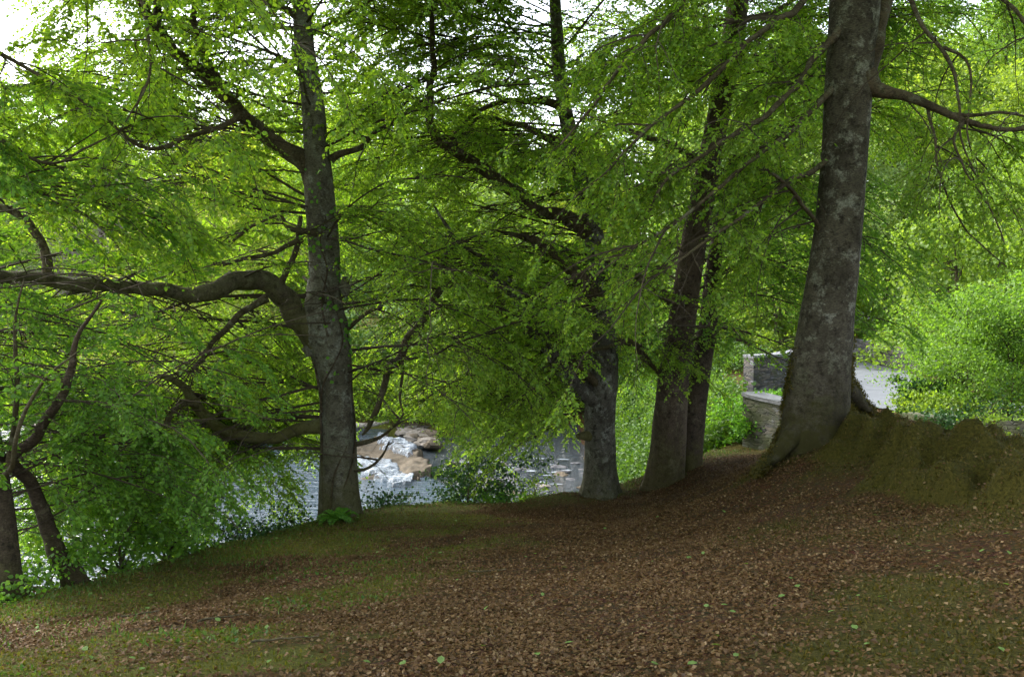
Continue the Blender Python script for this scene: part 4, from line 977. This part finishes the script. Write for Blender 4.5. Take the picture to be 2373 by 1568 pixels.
# bare grey trees on the far left slope
def bare_proto(h, seed):
    t_ = bpy.data.objects.new('bare_tree', None); C.objects.link(t_); P = np.array([[0, 0, -.5], [0, 0, 0], [.2, 0, h * .5], [0, .1, h]]); Q, rd, _ = smooth_line(P, np.array([.2, .17, .1, .02]), .4)
    V, q, caps = ring_tube(Q, rd, 8, seed, .05); mesh_np('trunk', V, [q] + caps, M['pale_bark'], True, t_, None)
    b = Bag()
    for i in range(60):
        st = Q[rng.integers(len(Q) // 4, len(Q))]; P = limb_path(st, rng.uniform(0, 6.28), rng.uniform(.2, 1.0), rng.uniform(1.5, 3.6), 7, sag=0); b.tube(P[None], np.linspace(.045, .012, 7)[None])
        for j in range(9):
            P2 = limb_path(P[rng.integers(1, 7)], rng.uniform(0, 6.28), rng.uniform(.1, 1.1), rng.uniform(.6, 1.6), 5, sag=0); b.tube(P2[None], np.linspace(.022, .008, 5)[None])
    b.build('branchwork', M['greytwig'], M['greytwig'], t_, None); return t_
bp = bare_proto(9, 301)
for i, (px, d, s, lab) in enumerate(((150, 50, 1.0, "leafless grey tree on the far slope, leftmost of the bare ones"), (300, 52, 1.1, "leafless grey tree on the far slope above the kinked limb"), (420, 54, 1.0, "leafless grey tree on the far slope left of the beech"), (230, 49, .8, "shorter leafless grey tree on the far slope at the left"))):
    p = W(px, 800, d); place(bp, p[0], d, s, i * 1.3, lab, "leafless grey trees on the far slope")

# ---------------------------------------------------------------- walls
def wall(name, line, hgt, thick, label, coping=True, zoff=0.0, group=None, hg1=None):
    """line: ground points (x,y); hgt at start, hg1 at end"""
    line = np.array(line, float); L = np.concatenate([[0], np.cumsum(np.hypot(*np.diff(line, axis=0).T))]); n = max(6, int(L[-1] / .25))
    s = np.linspace(0, L[-1], n); cx = np.interp(s, L, line[:, 0]); cy = np.interp(s, L, line[:, 1]); 
    for _ in range(2): cx[1:-1] = (cx[:-2] + 2 * cx[1:-1] + cx[2:]) / 4; cy[1:-1] = (cy[:-2] + 2 * cy[1:-1] + cy[2:]) / 4
    tx = np.gradient(cx); ty = np.gradient(cy); l = np.hypot(tx, ty); nx_ = -ty / l; ny_ = tx / l
    gz = height(cx, cy); gz = np.convolve(np.pad(gz, 3, 'edge'), np.ones(7) / 7, 'valid'); hh = np.linspace(hgt, hg1 if hg1 is not None else hgt, n); o = np.array([cx[0], cy[0], gz[0]])
    root = empty(name, o, label=label, cat="wall", group=group)
    def boxstrip(zl, zh, half, mat, nm, jit):
        rows = 7; V = []
        for side in (-1, 1):
            for r_ in range(rows):
                z = zl + (zh - zl) * r_ / (rows - 1); j = (fbm(s * 3 + side * 9, z * 4 + r_, 3) - .5) * jit
                V.append(np.stack([cx + nx_ * side * (half + j), cy + ny_ * side * (half + j), z], -1))
        V = np.stack(V, 1); ii = np.arange(n * rows * 2).reshape(n, rows * 2); order = list(range(rows)) + list(range(2 * rows - 1, rows - 1, -1)); ii = ii[:, order]
        q = np.stack([ii[:-1, :-1], ii[1:, :-1], ii[1:, 1:], ii[:-1, 1:]], -1).reshape(-1, 4)
        mesh_np(nm, V.reshape(-1, 3), [q, np.stack([ii[0], ii[-1][::-1]])], mat, False, root, o)
    top = gz + hh
    boxstrip(gz - 1.2, top, thick / 2, M['wall_moss'] if 'near' in label else M['wall'], 'stonework', .06)
    if coping: boxstrip(top + .003, top + .09 + (fbm(s * 2, s * 0, 2) - .5) * .03, thick / 2 + .04, M['coping'], 'coping', .03)
    return root
a0 = W(1747, 1045, 21.0); a1 = W(1835, 1040, 19.5)
wall('stone_wall', [(a0[0], 21.3), (a0[0] + .5, 20.4), (a1[0] + .3, 19.3), (7.3, 18.6)], 1.12, .5, "near stub of mossy stone wall where the path meets the road", hg1=.72)
a = W(1738, 960, 29.5); b_ = W(1850, 955, 30.5)
wall('parapet_wall', [(a[0] - .2, 29.0), (a[0] + .9, 29.6), (b_[0] + .2, 31.2), (b_[0] + 1.4, 34)], 1.15, .45, "curved grey parapet wall of the bridge left of the largest beech")
a = W(1960, 868, 38); b_ = W(2045, 872, 36)
wall('roadside_wall', [(a[0] + -1.2, 39.5), (a[0] + .4, 38.2), (b_[0] + .4, 35.6), (b_[0] + 2.4, 32)], .85, .45, "low brown stone wall across the road, right of the largest beech", coping=False)
wall('roadside_wall', [(W(2110, 960, 21.4)[0], 21.6), (W(2230, 960, 20)[0], 19.8), (W(2380, 990, 17.6)[0], 17.4), (9.6 + 2, 15.5)], .36, .42, "low stone wall on the near side of the road behind the mossy mounds", coping=False)

# ---------------------------------------------------------------- river rocks, weir, foam
def rock_mesh(seed, sx, sy, sz, sub=2):
    import bmesh
    bm = bmesh.new(); bmesh.ops.create_icosphere(bm, subdivisions=sub, radius=1.0); r_ = np.random.default_rng(seed); ph = r_.uniform(0, 50)
    for v in bm.verts:
        c_ = np.array(v.co); k = 1 + .9 * (fbm(c_[0] * 1.2 + ph, c_[1] * 1.2 + c_[2] * .9 + ph, 3) - .5) * 1.3
        c_ = np.sign(c_) * np.abs(c_) ** 1.05
        v.co = Vector((c_[0] * k * sx, c_[1] * k * sy, c_[2] * k * sz))
    me_ = bpy.data.meshes.new('river_stone'); bm.to_mesh(me_); bm.free(); return me_
RM = [rock_mesh(400 + i, 1, rng.uniform(.6, 1), rng.uniform(.25, .45)) for i in range(7)]
for i, me_ in enumerate(RM): me_.materials.append((M['rock_pale'], M['rock_pale'], M['rock_dark'], M['rock_brown'], M['rock_pale'], M['rock_brown'], M['rock_dark'])[i])
def stone_at(px, py, z, s, k, lab, group, cat='stone'):
    p = onplane(px, py, z); o = bpy.data.objects.new('river_stone', RM[k]); C.objects.link(o); o.location = (p[0], p[1], p[2] - s * .05); o.scale = (s, s, s); o.rotation_euler = (rng.uniform(-.2, .2), rng.uniform(-.2, .2), rng.uniform(0, 6.28)); tag(o, lab, cat, group)
RK = ['pale', 'pale', 'dark', 'brown', 'grey', 'brown', 'dark']
def slab_lab(k, s_, px):
    z_ = "below the dark sapling" if px < 1120 else "behind the bright sprout shrub" if px < 1200 else "behind the crest hummock" if px < 1300 else "left of the grey beech's foot" if px < 1390 else "right of the grey beech's foot"
    return f"{'small' if s_ < .2 else 'middling' if s_ < .3 else 'large'} {RK[k]} stone in the rapids {z_}"
for i in range(46):
    px = rng.uniform(1030, 1520); py = rng.uniform(1062, 1150)
    k = int(rng.choice([2, 6, 2, 6, 3, 0])); sz_ = rng.uniform(.10, .40)
    stone_at(px, py, WL - .02, sz_, k, slab_lab(k, sz_, px), "stones in the shallow rapids")
for i in range(40):
    px = rng.uniform(925, 1010); py = rng.uniform(985, 1030); k = int(rng.choice([0, 1, 4, 5])); stone_at(px, py, WL + .3, rng.uniform(.2, .6), k, f"{RK[k]} boulder heaped at the far end of the weir, {('left', 'middle', 'right')[min(2, int((px - 925) / 29))]} part, {'upper' if py < 1000 else 'lower' if py > 1015 else 'central'} row", "boulders at the far end of the weir")
for i in range(30):
    px = rng.uniform(840, 985); py = 1100 + (px - 840) * .35 + rng.uniform(-6, 22); stone_at(px, py, WL + .15, rng.uniform(.12, .32), 3 if i % 2 else 0, ("brown" if i % 2 else "pale") + " rubble stone on the near edge of the weir, " + ("beside the trunk", "left of the middle", "right of the middle", "at its downstream tip")[min(3, int((px - 840) / 36.5))], "rubble stones along the weir")
for px, py, s, k in ((1450,1140,.5,0),(1490,1128,.42,4),(1470,1150,.4,1),(1505,1120,.45,4),(1440,1118,.35,0)):
    stone_at(px, py, WL + .1, s, k, ("leftmost" if px < 1445 else "rightmost" if px > 1500 else "second" if px < 1460 else "lower middle" if py > 1140 else "upper middle") + " pale stone by the water between the two middle beeches", "pale stones between the middle beeches")
wr = empty('weir', onplane(900, 1070, WL), label="brown rock weir crossed by two white chutes of water", cat="weir"); wo = onplane(900, 1070, WL)
def slab(name, poly, z0, z1, mat, parent, thick=.5, n=60):
    poly = [(a_, b_2) for a_, b_2 in poly]; P = np.array([onplane(a_, b_2, z0) for a_, b_2 in poly])[:, :2]
    mn = P.min(0); mx = P.max(0); xs = np.linspace(mn[0], mx[0], n); ys = np.linspace(mn[1], mx[1], n); gx_, gy_ = np.meshgrid(xs, ys)
    ins = in_poly((gx_ + (fbm(gx_ * 2, gy_ * 2, 3) - .5) * 1.2).ravel(), (gy_ + (fbm(gx_ * 2 + 9, gy_ * 2, 3) - .5) * 1.2).ravel(), [tuple(p) for p in P]).reshape(gx_.shape)
    zz = z0 + (z1 - z0) * (gy_ - mn[1]) / (mx[1] - mn[1] + 1e-6) + (fbm(gx_ * 1.6, gy_ * 1.6, 5) - .5) * .45
    zz = np.where(ins, zz, zz - thick); ii = np.arange(n * n).reshape(n, n)
    q = np.stack([ii[:-1, :-1], ii[:-1, 1:], ii[1:, 1:], ii[1:, :-1]], -1); anyin = ins[:-1, :-1] | ins[:-1, 1:] | ins[1:, 1:] | ins[1:, :-1]
    return mesh_np(name, np.stack([gx_, gy_, zz], -1).reshape(-1, 3), [q[anyin].reshape(-1, 4)], mat, True, parent, wo)
slab('rock_apron', [(835,1085),(1000,1150),(975,1172),(850,1140),(820,1110)], WL + .05, WL + .35, M['rock_brown'], wr)
slab('rock_slab', [(830,1030),(895,1018),(960,1045),(1000,1085),(955,1110),(900,1076),(835,1058)], WL + .35, WL + .55, M['rock_brown'], wr)
slab('chute', [(825,1052),(870,1062),(915,1078),(955,1110),(935,1120),(880,1104),(825,1078)], WL + .42, WL + .5, M['foam'], wr, .2)
slab('chute', [(880,1006),(905,1010),(935,1024),(960,1042),(945,1050),(905,1034),(880,1016)], WL + .62, WL + .7, M['foam'], wr, .2)
for i in range(46):
    px = rng.uniform(955, 1480); py = rng.uniform(1060, 1150); wd = rng.uniform(8, 22)
    pts = [onplane(px + math.cos(a_) * wd * rng.uniform(.6, 1.2), py + math.sin(a_) * wd * .10 * rng.uniform(.6, 1.2), WL + .06) for a_ in np.linspace(0, 6.283, 9)[:-1]]
    if i == 0: VV = []; FF = []
    c_ = len(VV); VV += [p for p in pts]; FF.append(list(range(c_, c_ + 8)))
tag(mesh_np('white_water', np.array(VV), [np.array(FF)], M['foam']), kind='structure')

# fallen pale log and pale stems on the far bank at the left
def log_thing(name, spec, mat, label, cat, group=None):
    P, r = px_line(spec); Q, rd, _ = smooth_line(P, r, .25); o = P[0]; V, q, caps = ring_tube(Q, rd, 12, 5, .1); oo = mesh_np(name, V, [q] + caps , mat, True, None, o); tag(oo, label, cat, group); return oo
log_thing('fallen_log', [(60,985,42,18),(110,1000,42,20),(160,1025,41,22),(210,1050,40.5,20)], M['pale_bark'], "pale sunlit fallen log sloping down the far bank at the left", "log")
log_thing('driftwood_log', [(185,1068,40,9),(215,1055,40,10),(250,1042,40,8)], M['pale_bark'], "thin pale branch lying at the foot of the fallen log", "log")
log_thing('driftwood_log', [(800,985,44,14),(845,985,44,12),(900,975,45,9)], M['pale_bark'], "pale log stranded at the far end of the weir", "log")
for i, (px, y0, y1, d, w_) in enumerate(((200,1060,880,42,11),(212,1075,960,41.5,9),(225,1000,930,43,7),(178,1075,1000,41,6))):
    log_thing('pale_stem', [(px,y0,d,w_),(px-4,(y0+y1)/2,d,w_*.9),(px-10,y1,d,w_*.6),(px-14,y1-90,d,w_*.3)], M['pale_bark'], ("tallest slim pale stem behind the fallen log", "slim pale stem rising from the end of the fallen log", "short pale stem right of the tallest pale stem", "shortest pale stem left of the tallest")[i], "tree trunk", "slim pale stems on the far bank")

# ---------------------------------------------------------------- saplings, shrubs on the near bank
def bush(name, px, py, d, h, wd, nl, leafm, label, leaf=.06, cat='shrub', stems=6, hexa=False, group=None, flat=.5, z=None):
    o = W(px, py, d); o[2] = ground_z(o[0], o[1]) if z is None else z
    t_ = empty(name, o, label=label, cat=cat, group=group); b = Bag(); TV = []
    for k in range(stems):
        P = limb_path(o + [rng.normal(0, .06), rng.normal(0, .06), -.1], rng.uniform(0, 6.28), rng.uniform(.7, 1.4), h * rng.uniform(.7, 1.05), 9, sag=.05, wig=.12)
        Q, rd, _ = smooth_line(P, np.linspace(.014 * h + .006, .004, 9), .1); V, q, caps = ring_tube(Q, rd, 6, k, .1); mesh_np('stem', V, [q] + caps, M['limb'], True, t_, o)
        for j in range(6):
            P2 = limb_path(P[rng.integers(2, 9)], rng.uniform(0, 6.28), rng.uniform(-.2, .6), wd * rng.uniform(.3, .8), 7, sag=.1); b.tube(P2[None], np.linspace(.008, .003, 7)[None])
            m_ = nl // (stems * 6); s_ = rng.integers(1, 7, m_); pos = P2[s_] + rng.normal(0, 1, (m_, 3)) * np.array([.12, .12, .07]) * wd
            b.leaf(pos, nrm(rng.normal(0, 1, (m_, 3)) + [0, 0, -.3]), nrm(np.array([0, 0, flat]) + rng.normal(0, .5, (m_, 3))), leaf * rng.uniform(.6, 1.3, m_), .7)
    b.build('foliage', leafm, M['twig'], t_, o, hexa=hexa); return t_
bush('holly_sapling', 1078, 1168, 17.8, 1.35, 1.15, 2400, M['leaf_dark'], "dark young tree on a thin stem at the crest, left of the grey beech", .06, 'sapling', 3)
bush('sprout_shrub', 1160, 1168, 18.0, .55, .6, 700, M['leaf_ivy'], "low bright green shrub just right of the dark sapling", .06)
bush('sprout_shrub', 1230, 1150, 18.6, .7, .7, 500, M['leaf_near'], "sparse green shrub between the dark sapling and the grey beech", .06)
bush('holly_bush', 690, 1215, 16.3, .75, .9, 1500, M['leaf_dark'], "dark evergreen bush against the left side of the kinked-limb beech", .06)
bush('holly_bush', 900, 1185, 17.2, .7, .8, 900, M['leaf_dark'], "dark evergreen bush right of the kinked-limb beech", .06)
bush('holly_bush', 540, 1275, 14.4, .75, 1.0, 1700, M['leaf_dark'], "wide dark evergreen bush overhanging the water left of the beech", .055)
bush('hazel_bush', 400, 1300, 12.9, 1.5, 1.1, 2600, M['leaf_deep'], "green hazel bush with dark stems at the crest", .06, hexa=True)
bush('hazel_bush', 290, 1330, 11.8, 1.3, 1.1, 2400, M['leaf_deep'], "green bush between the hazel and the leaning second stem", .058, hexa=True)
bush('bramble_bush', 70, 1390, 10.2, .8, .9, 2400, M['leaf_deep'], "bramble thicket at the foot of the dark forked tree", .05, hexa=True)
bush('bramble_bush', -60, 1400, 9.4, 1.0, .9, 2000, M['leaf_deep'], "bramble thicket cut off by the left edge", .05, hexa=True)
# roadside evergreens and ivy
bush('laurel_bush', 2128, 935, 24.0, 1.2, .75, 4200, M['leaf_dark'], "dark evergreen laurel bush beside the road", .10, stems=9)
bush('laurel_bush', 2160, 945, 23, .9, 1.2, 3200, M['leaf_far'], "low green bush on the near roadside wall", .08, stems=8)
bush('ivy_clump', 2370, 975, 18.2, .5, 1.3, 2600, M['leaf_far'], "pale ivy over the near roadside wall at the right edge", .06, stems=8, cat='ivy')
bush('ivy_clump', 2225, 955, 19.8, .6, 1.4, 3000, M['leaf_dark'], "dark ivy spilling over the near roadside wall", .07, stems=8, cat='ivy')
bush('ivy_clump', 1722, 1045, 21.8, 1.35, .8, 3600, M['leaf_ivy'], "bright green ivy covering the end of the near wall", .07, stems=9, cat='ivy')
bush('ivy_clump', 1670, 1052, 22.5, 1.5, 1.3, 3600, M['leaf_deep'], "darker ivy thicket left of the bright ivy", .07, stems=9, cat='ivy')
bush('willow_bush', 1640, 1052, 24, 1.9, 1.5, 3200, M['leaf_far'], "pale green bush beyond the twin-stemmed beech", .08, stems=8)
bush('grassy_weed', 1800, 975, 27.5, .4, .6, 700, M['leaf_ivy'], "small green weed growing at the foot of the parapet wall", .07, stems=4, cat='plant')

# fern at the foot of tree 1
fo = W(782, 1212, 15.35); fo[2] = ground_z(fo[0], fo[1]); fern = empty('fern', fo, label="bright green fern at the foot of the kinked-limb beech", cat="fern")
for k in range(13):
    az = k / 13 * 6.283 + rng.uniform(-.2, .2); P = limb_path(fo, az, rng.uniform(.7, 1.2), rng.uniform(.3, .5), 10, sag=.5, wig=.03)
    b = Bag(); b.tube(P[None], np.linspace(.004, .0015, 10)[None]); T = nrm(np.gradient(P, axis=0)); 
    u = np.linspace(.12, .98, 22); pi = u * 9; i0 = np.clip(pi.astype(int), 0, 8); pos = P[i0] + (P[i0 + 1] - P[i0]) * (pi - i0)[:, None]; sd_ = nrm(np.cross(T[i0], [0, 0, 1.]))
    for sgn in (-1, 1): b.leaf(pos, sd_ * sgn + T[i0] * .35, nrm(np.cross(T[i0], sd_)), .11 * np.sin(np.pi * (.12 + .85 * u)) ** .8, .22)
    b.build('frond', M['leaf_ivy'], M['leaf_ivy'], fern, fo)

# ---------------------------------------------------------------- ground cover
def scatter(n, x0, x1, y0, y1, dens):
    x = rng.uniform(x0, x1, n); y = rng.uniform(y0, y1, n)
    P = np.stack([x, y, height(x, y)], -1); px, py, d = project(P)
    k = (px > -150) & (px < 2520) & (py < 1680) & (rng.random(n) < dens(x, y, d)); return P[k]
def near_top(x, y): return sstep(1.3, -.2, crest_d(x, y))
# dead leaves
nL = 900000
P = scatter(nL, -8, 9, 3.6, 21, lambda x, y, d: near_top(x, y) * (1 - .85 * sstep(.34, .80, moss_mask(x, y) + rng.normal(0, .08, len(x)))) * (.35 + .65 * sstep(.36, .6, fbm(x * .9 + y * .2, y * 1.6 + 30, 4))) * (1 - .35 * sstep(1, 4, x - (y - 8) * .2)))
b = Bag(); m_ = len(P); P[:, 2] += rng.uniform(.0, .03, m_)
b.leaf(P, nrm(rng.normal(0, 1, (m_, 3)) * [1, 1, .25]), nrm(np.array([0, 0, 1.1]) + rng.normal(0, .42, (m_, 3))), rng.uniform(.011, .037, m_), .72)
k_ = rng.random(m_) < .14; b.L[0][4][k_] = .16; b.L[0][3][k_] *= 1.6; k_ = rng.random(m_) < .03; b.L[0][3][k_] *= 1.35
tag(b.build('leaf_litter', M['litter'], M['twig'], None, None), kind='stuff', label="brown fallen beech leaves covering the bank", cat="leaf litter"); print('litter', m_)
# moss tufts
P = scatter(300000, -8, 9, 4, 16, lambda x, y, d: near_top(x, y) * sstep(.35, .85, moss_mask(x, y)) * .9)
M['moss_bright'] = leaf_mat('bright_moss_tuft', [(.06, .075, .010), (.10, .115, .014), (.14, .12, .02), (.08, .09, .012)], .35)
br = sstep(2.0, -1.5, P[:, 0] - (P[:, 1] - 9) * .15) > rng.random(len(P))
for nm, PP, mt, lb in (('moss', P[br], M['moss_bright'], "bright olive moss on the left verge of the bank"), ('moss', P[~br], M['moss'], "brownish moss on the right bank and root mounds")):
    b = Bag(); m_ = len(PP); b.leaf(PP - [0, 0, .006], nrm(rng.normal(0, .8, (m_, 3)) + [0, 0, .8]), nrm(rng.normal(0, 1, (m_, 3))), rng.uniform(.015, .045, m_), .35)
    tag(b.build(nm, mt, M['twig'], None, None), kind='stuff', label=lb, cat="moss")
print('moss', m_)
# grass along the crest rim and left verge
def gd(x, y, d):
    c_ = crest_d(x, y); return np.clip(np.exp(-((c_ + .1) / .45) ** 2) * .9 + .55 * sstep(-1.0, -3.6, x) * sstep(.50, .66, fbm(x * 1.1 + 40, y * 1.1, 3)), 0, 1)
P = scatter(160000, -9, 6, 4.5, 21, gd)
b = Bag(); m_ = len(P); b.leaf(P - [0, 0, .01], nrm(rng.normal(0, .55, (m_, 3)) + [0, 0, 1]), nrm(rng.normal(0, 1, (m_, 3))), rng.uniform(.03, .085, m_), .12)
tag(b.build('grass', M['grass'], M['twig'], None, None), kind='stuff', label="short grass along the rim of the bank", cat="grass"); print('grass', m_)
# undergrowth on the far bank and on the road embankment
def undergrowth(name, n, x0, x1, y0, y1, dens, leaf, mat, h, lab):
    x = rng.uniform(x0, x1, n); y = rng.uniform(y0, y1, n); z = height(x, y); k = (z > WL + .35) & (rng.random(n) < dens(x, y)); x = x[k]; y = y[k]; z = z[k]; m_ = len(x)
    hh = h * (.25 + 1.1 * fbm(x * .8, y * .8, 3)) * rng.random(m_) ** .7
    b = Bag(); b.leaf(np.stack([x, y, z + hh], -1), nrm(rng.normal(0, 1, (m_, 3))), nrm(np.array([0, 0, .9]) + rng.normal(0, .6, (m_, 3))), leaf * rng.uniform(.6, 1.3, m_), .75)
    tag(b.build(name, mat, M['twig'], None, None), kind='stuff', label=lab, cat='undergrowth')
undergrowth('bank_undergrowth', 260000, -45, 12, 42, 62, lambda x, y: sstep(-.5, 2.5, y - yfar(x)) * .9, .13, M['leaf_far'], 1.2, "green undergrowth along the far river bank")
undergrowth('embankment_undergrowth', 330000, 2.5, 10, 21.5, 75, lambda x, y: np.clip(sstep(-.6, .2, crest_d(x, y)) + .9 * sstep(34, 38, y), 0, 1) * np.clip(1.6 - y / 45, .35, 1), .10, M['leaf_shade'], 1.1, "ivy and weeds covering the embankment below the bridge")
undergrowth('slope_undergrowth', 200000, 14, 42, 22, 70, lambda x, y: sstep(3.2, 4.5, seg_d(x, y, ROADC)), .12, M['leaf_far'], 1.3, "green undergrowth on the slope beyond the road")
undergrowth('bank_weed', 60000, -14, 5, 6, 24, lambda x, y: sstep(.1, .8, crest_d(x, y)) * .8, .06, M['leaf_deep'], .35, "low weeds on the steep bank below the crest")
# bluebell-like strap leaves / weeds on the left verge
P = scatter(14000, -7, -1, 5, 15, lambda x, y, d: sstep(.55, .7, fbm(x * .9 + 11, y * .9 + 4, 3)) * near_top(x, y) * .8)
b = Bag(); m_ = len(P); b.leaf(P, nrm(rng.normal(0, .8, (m_, 3)) + [0, 0, .7]), nrm(rng.normal(0, 1, (m_, 3)) + [0, 0, .6]), rng.uniform(.025, .055, m_), .5)
tag(b.build('ground_weed', M['grass'], M['twig'], None, None), kind='stuff', label="small green weeds among the leaves at the left", cat="weeds")
# fresh green leaves lying singly on the litter
proto = None
for i in range(110):
    px = rng.uniform(60, 2340); py = rng.uniform(1250, 1565) if rng.random() < .75 else rng.uniform(1190, 1300)
    d = None
    a = W(px, py, 1.0) - np.array([0, 0, CZ])
    for dd in np.arange(3.8, 19, .08):
        if CZ + a[2] * dd < ground_z(a[0] * dd, dd): d = dd; break
    if d is None: continue
    if proto is None:
        vv = np.array([(0, 0, 0), (.28, .34, .05), (.66, .33, .04), (1, 0, -.06), (.66, -.33, .04), (.28, -.34, .05)]) * .048
        proto = mesh_np('fallen_leaf', vv, [np.arange(6)[None]], M['fresh_leaf']); o = proto
    else: o = proto.copy(); C.objects.link(o)
    o.location = (a[0] * d, d, ground_z(a[0] * d, d) + .035); o.rotation_euler = (rng.uniform(-.5, .5), rng.uniform(-.5, .5), rng.uniform(0, 6.28)); s = rng.uniform(.7, 1.3); o.scale = (s, s, s)
    zx = ("far left", "left", "centre-left", "centre", "centre-right", "right", "far right")[min(6, int(px / 339))]; zy = "near the crest" if py < 1290 else "midway down the slope" if py < 1400 else "in the near foreground" if py < 1490 else "at the very bottom"
    tag(o, f"{'small' if s < .9 else 'large' if s > 1.12 else 'middling'} fresh green leaf on the litter, {zx}, {zy}", "leaf", "fresh green leaves on the leaf litter")
# dead sticks
for i, (px, py, ang, ln) in enumerate(((660,1490,.1,.45),(520,1440,.5,.4),(330,1430,.6,.35),(1130,1330,-.1,.4))):
    a = W(px, py, 1.0) - np.array([0, 0, CZ]); d = 6
    for dd in np.arange(3.8, 19, .05):
        if CZ + a[2] * dd < ground_z(a[0] * dd, dd): d = dd; break
    n = 8; s = np.linspace(-ln / 2, ln / 2, n); x = a[0] * d + s * math.cos(ang); y = d + s * math.sin(ang) + rng.normal(0, .015, n); Pq = np.stack([x, y, height(x, y) + .03 + rng.uniform(0, .01, n)], -1)
    V, q, caps = ring_tube(Pq, np.linspace(.009, .004, n), 6, i, .1); oo = mesh_np('dead_twig', V, [q] + caps, M['limb'], True, None, Pq[0])
    tag(oo, ("longest dead twig, lying on the litter left of centre", "dead twig on the mossy litter, the middle one of three at the left", "short dead twig nearest the left edge of the mossy verge", "dead twig in the middle of the brown litter below the weir", "pale dead twig at the bottom right on the litter", "short dead twig below the left beech on the litter", "dead twig on the green verge at the lower left")[i], "twig", "dead twigs on the bank")
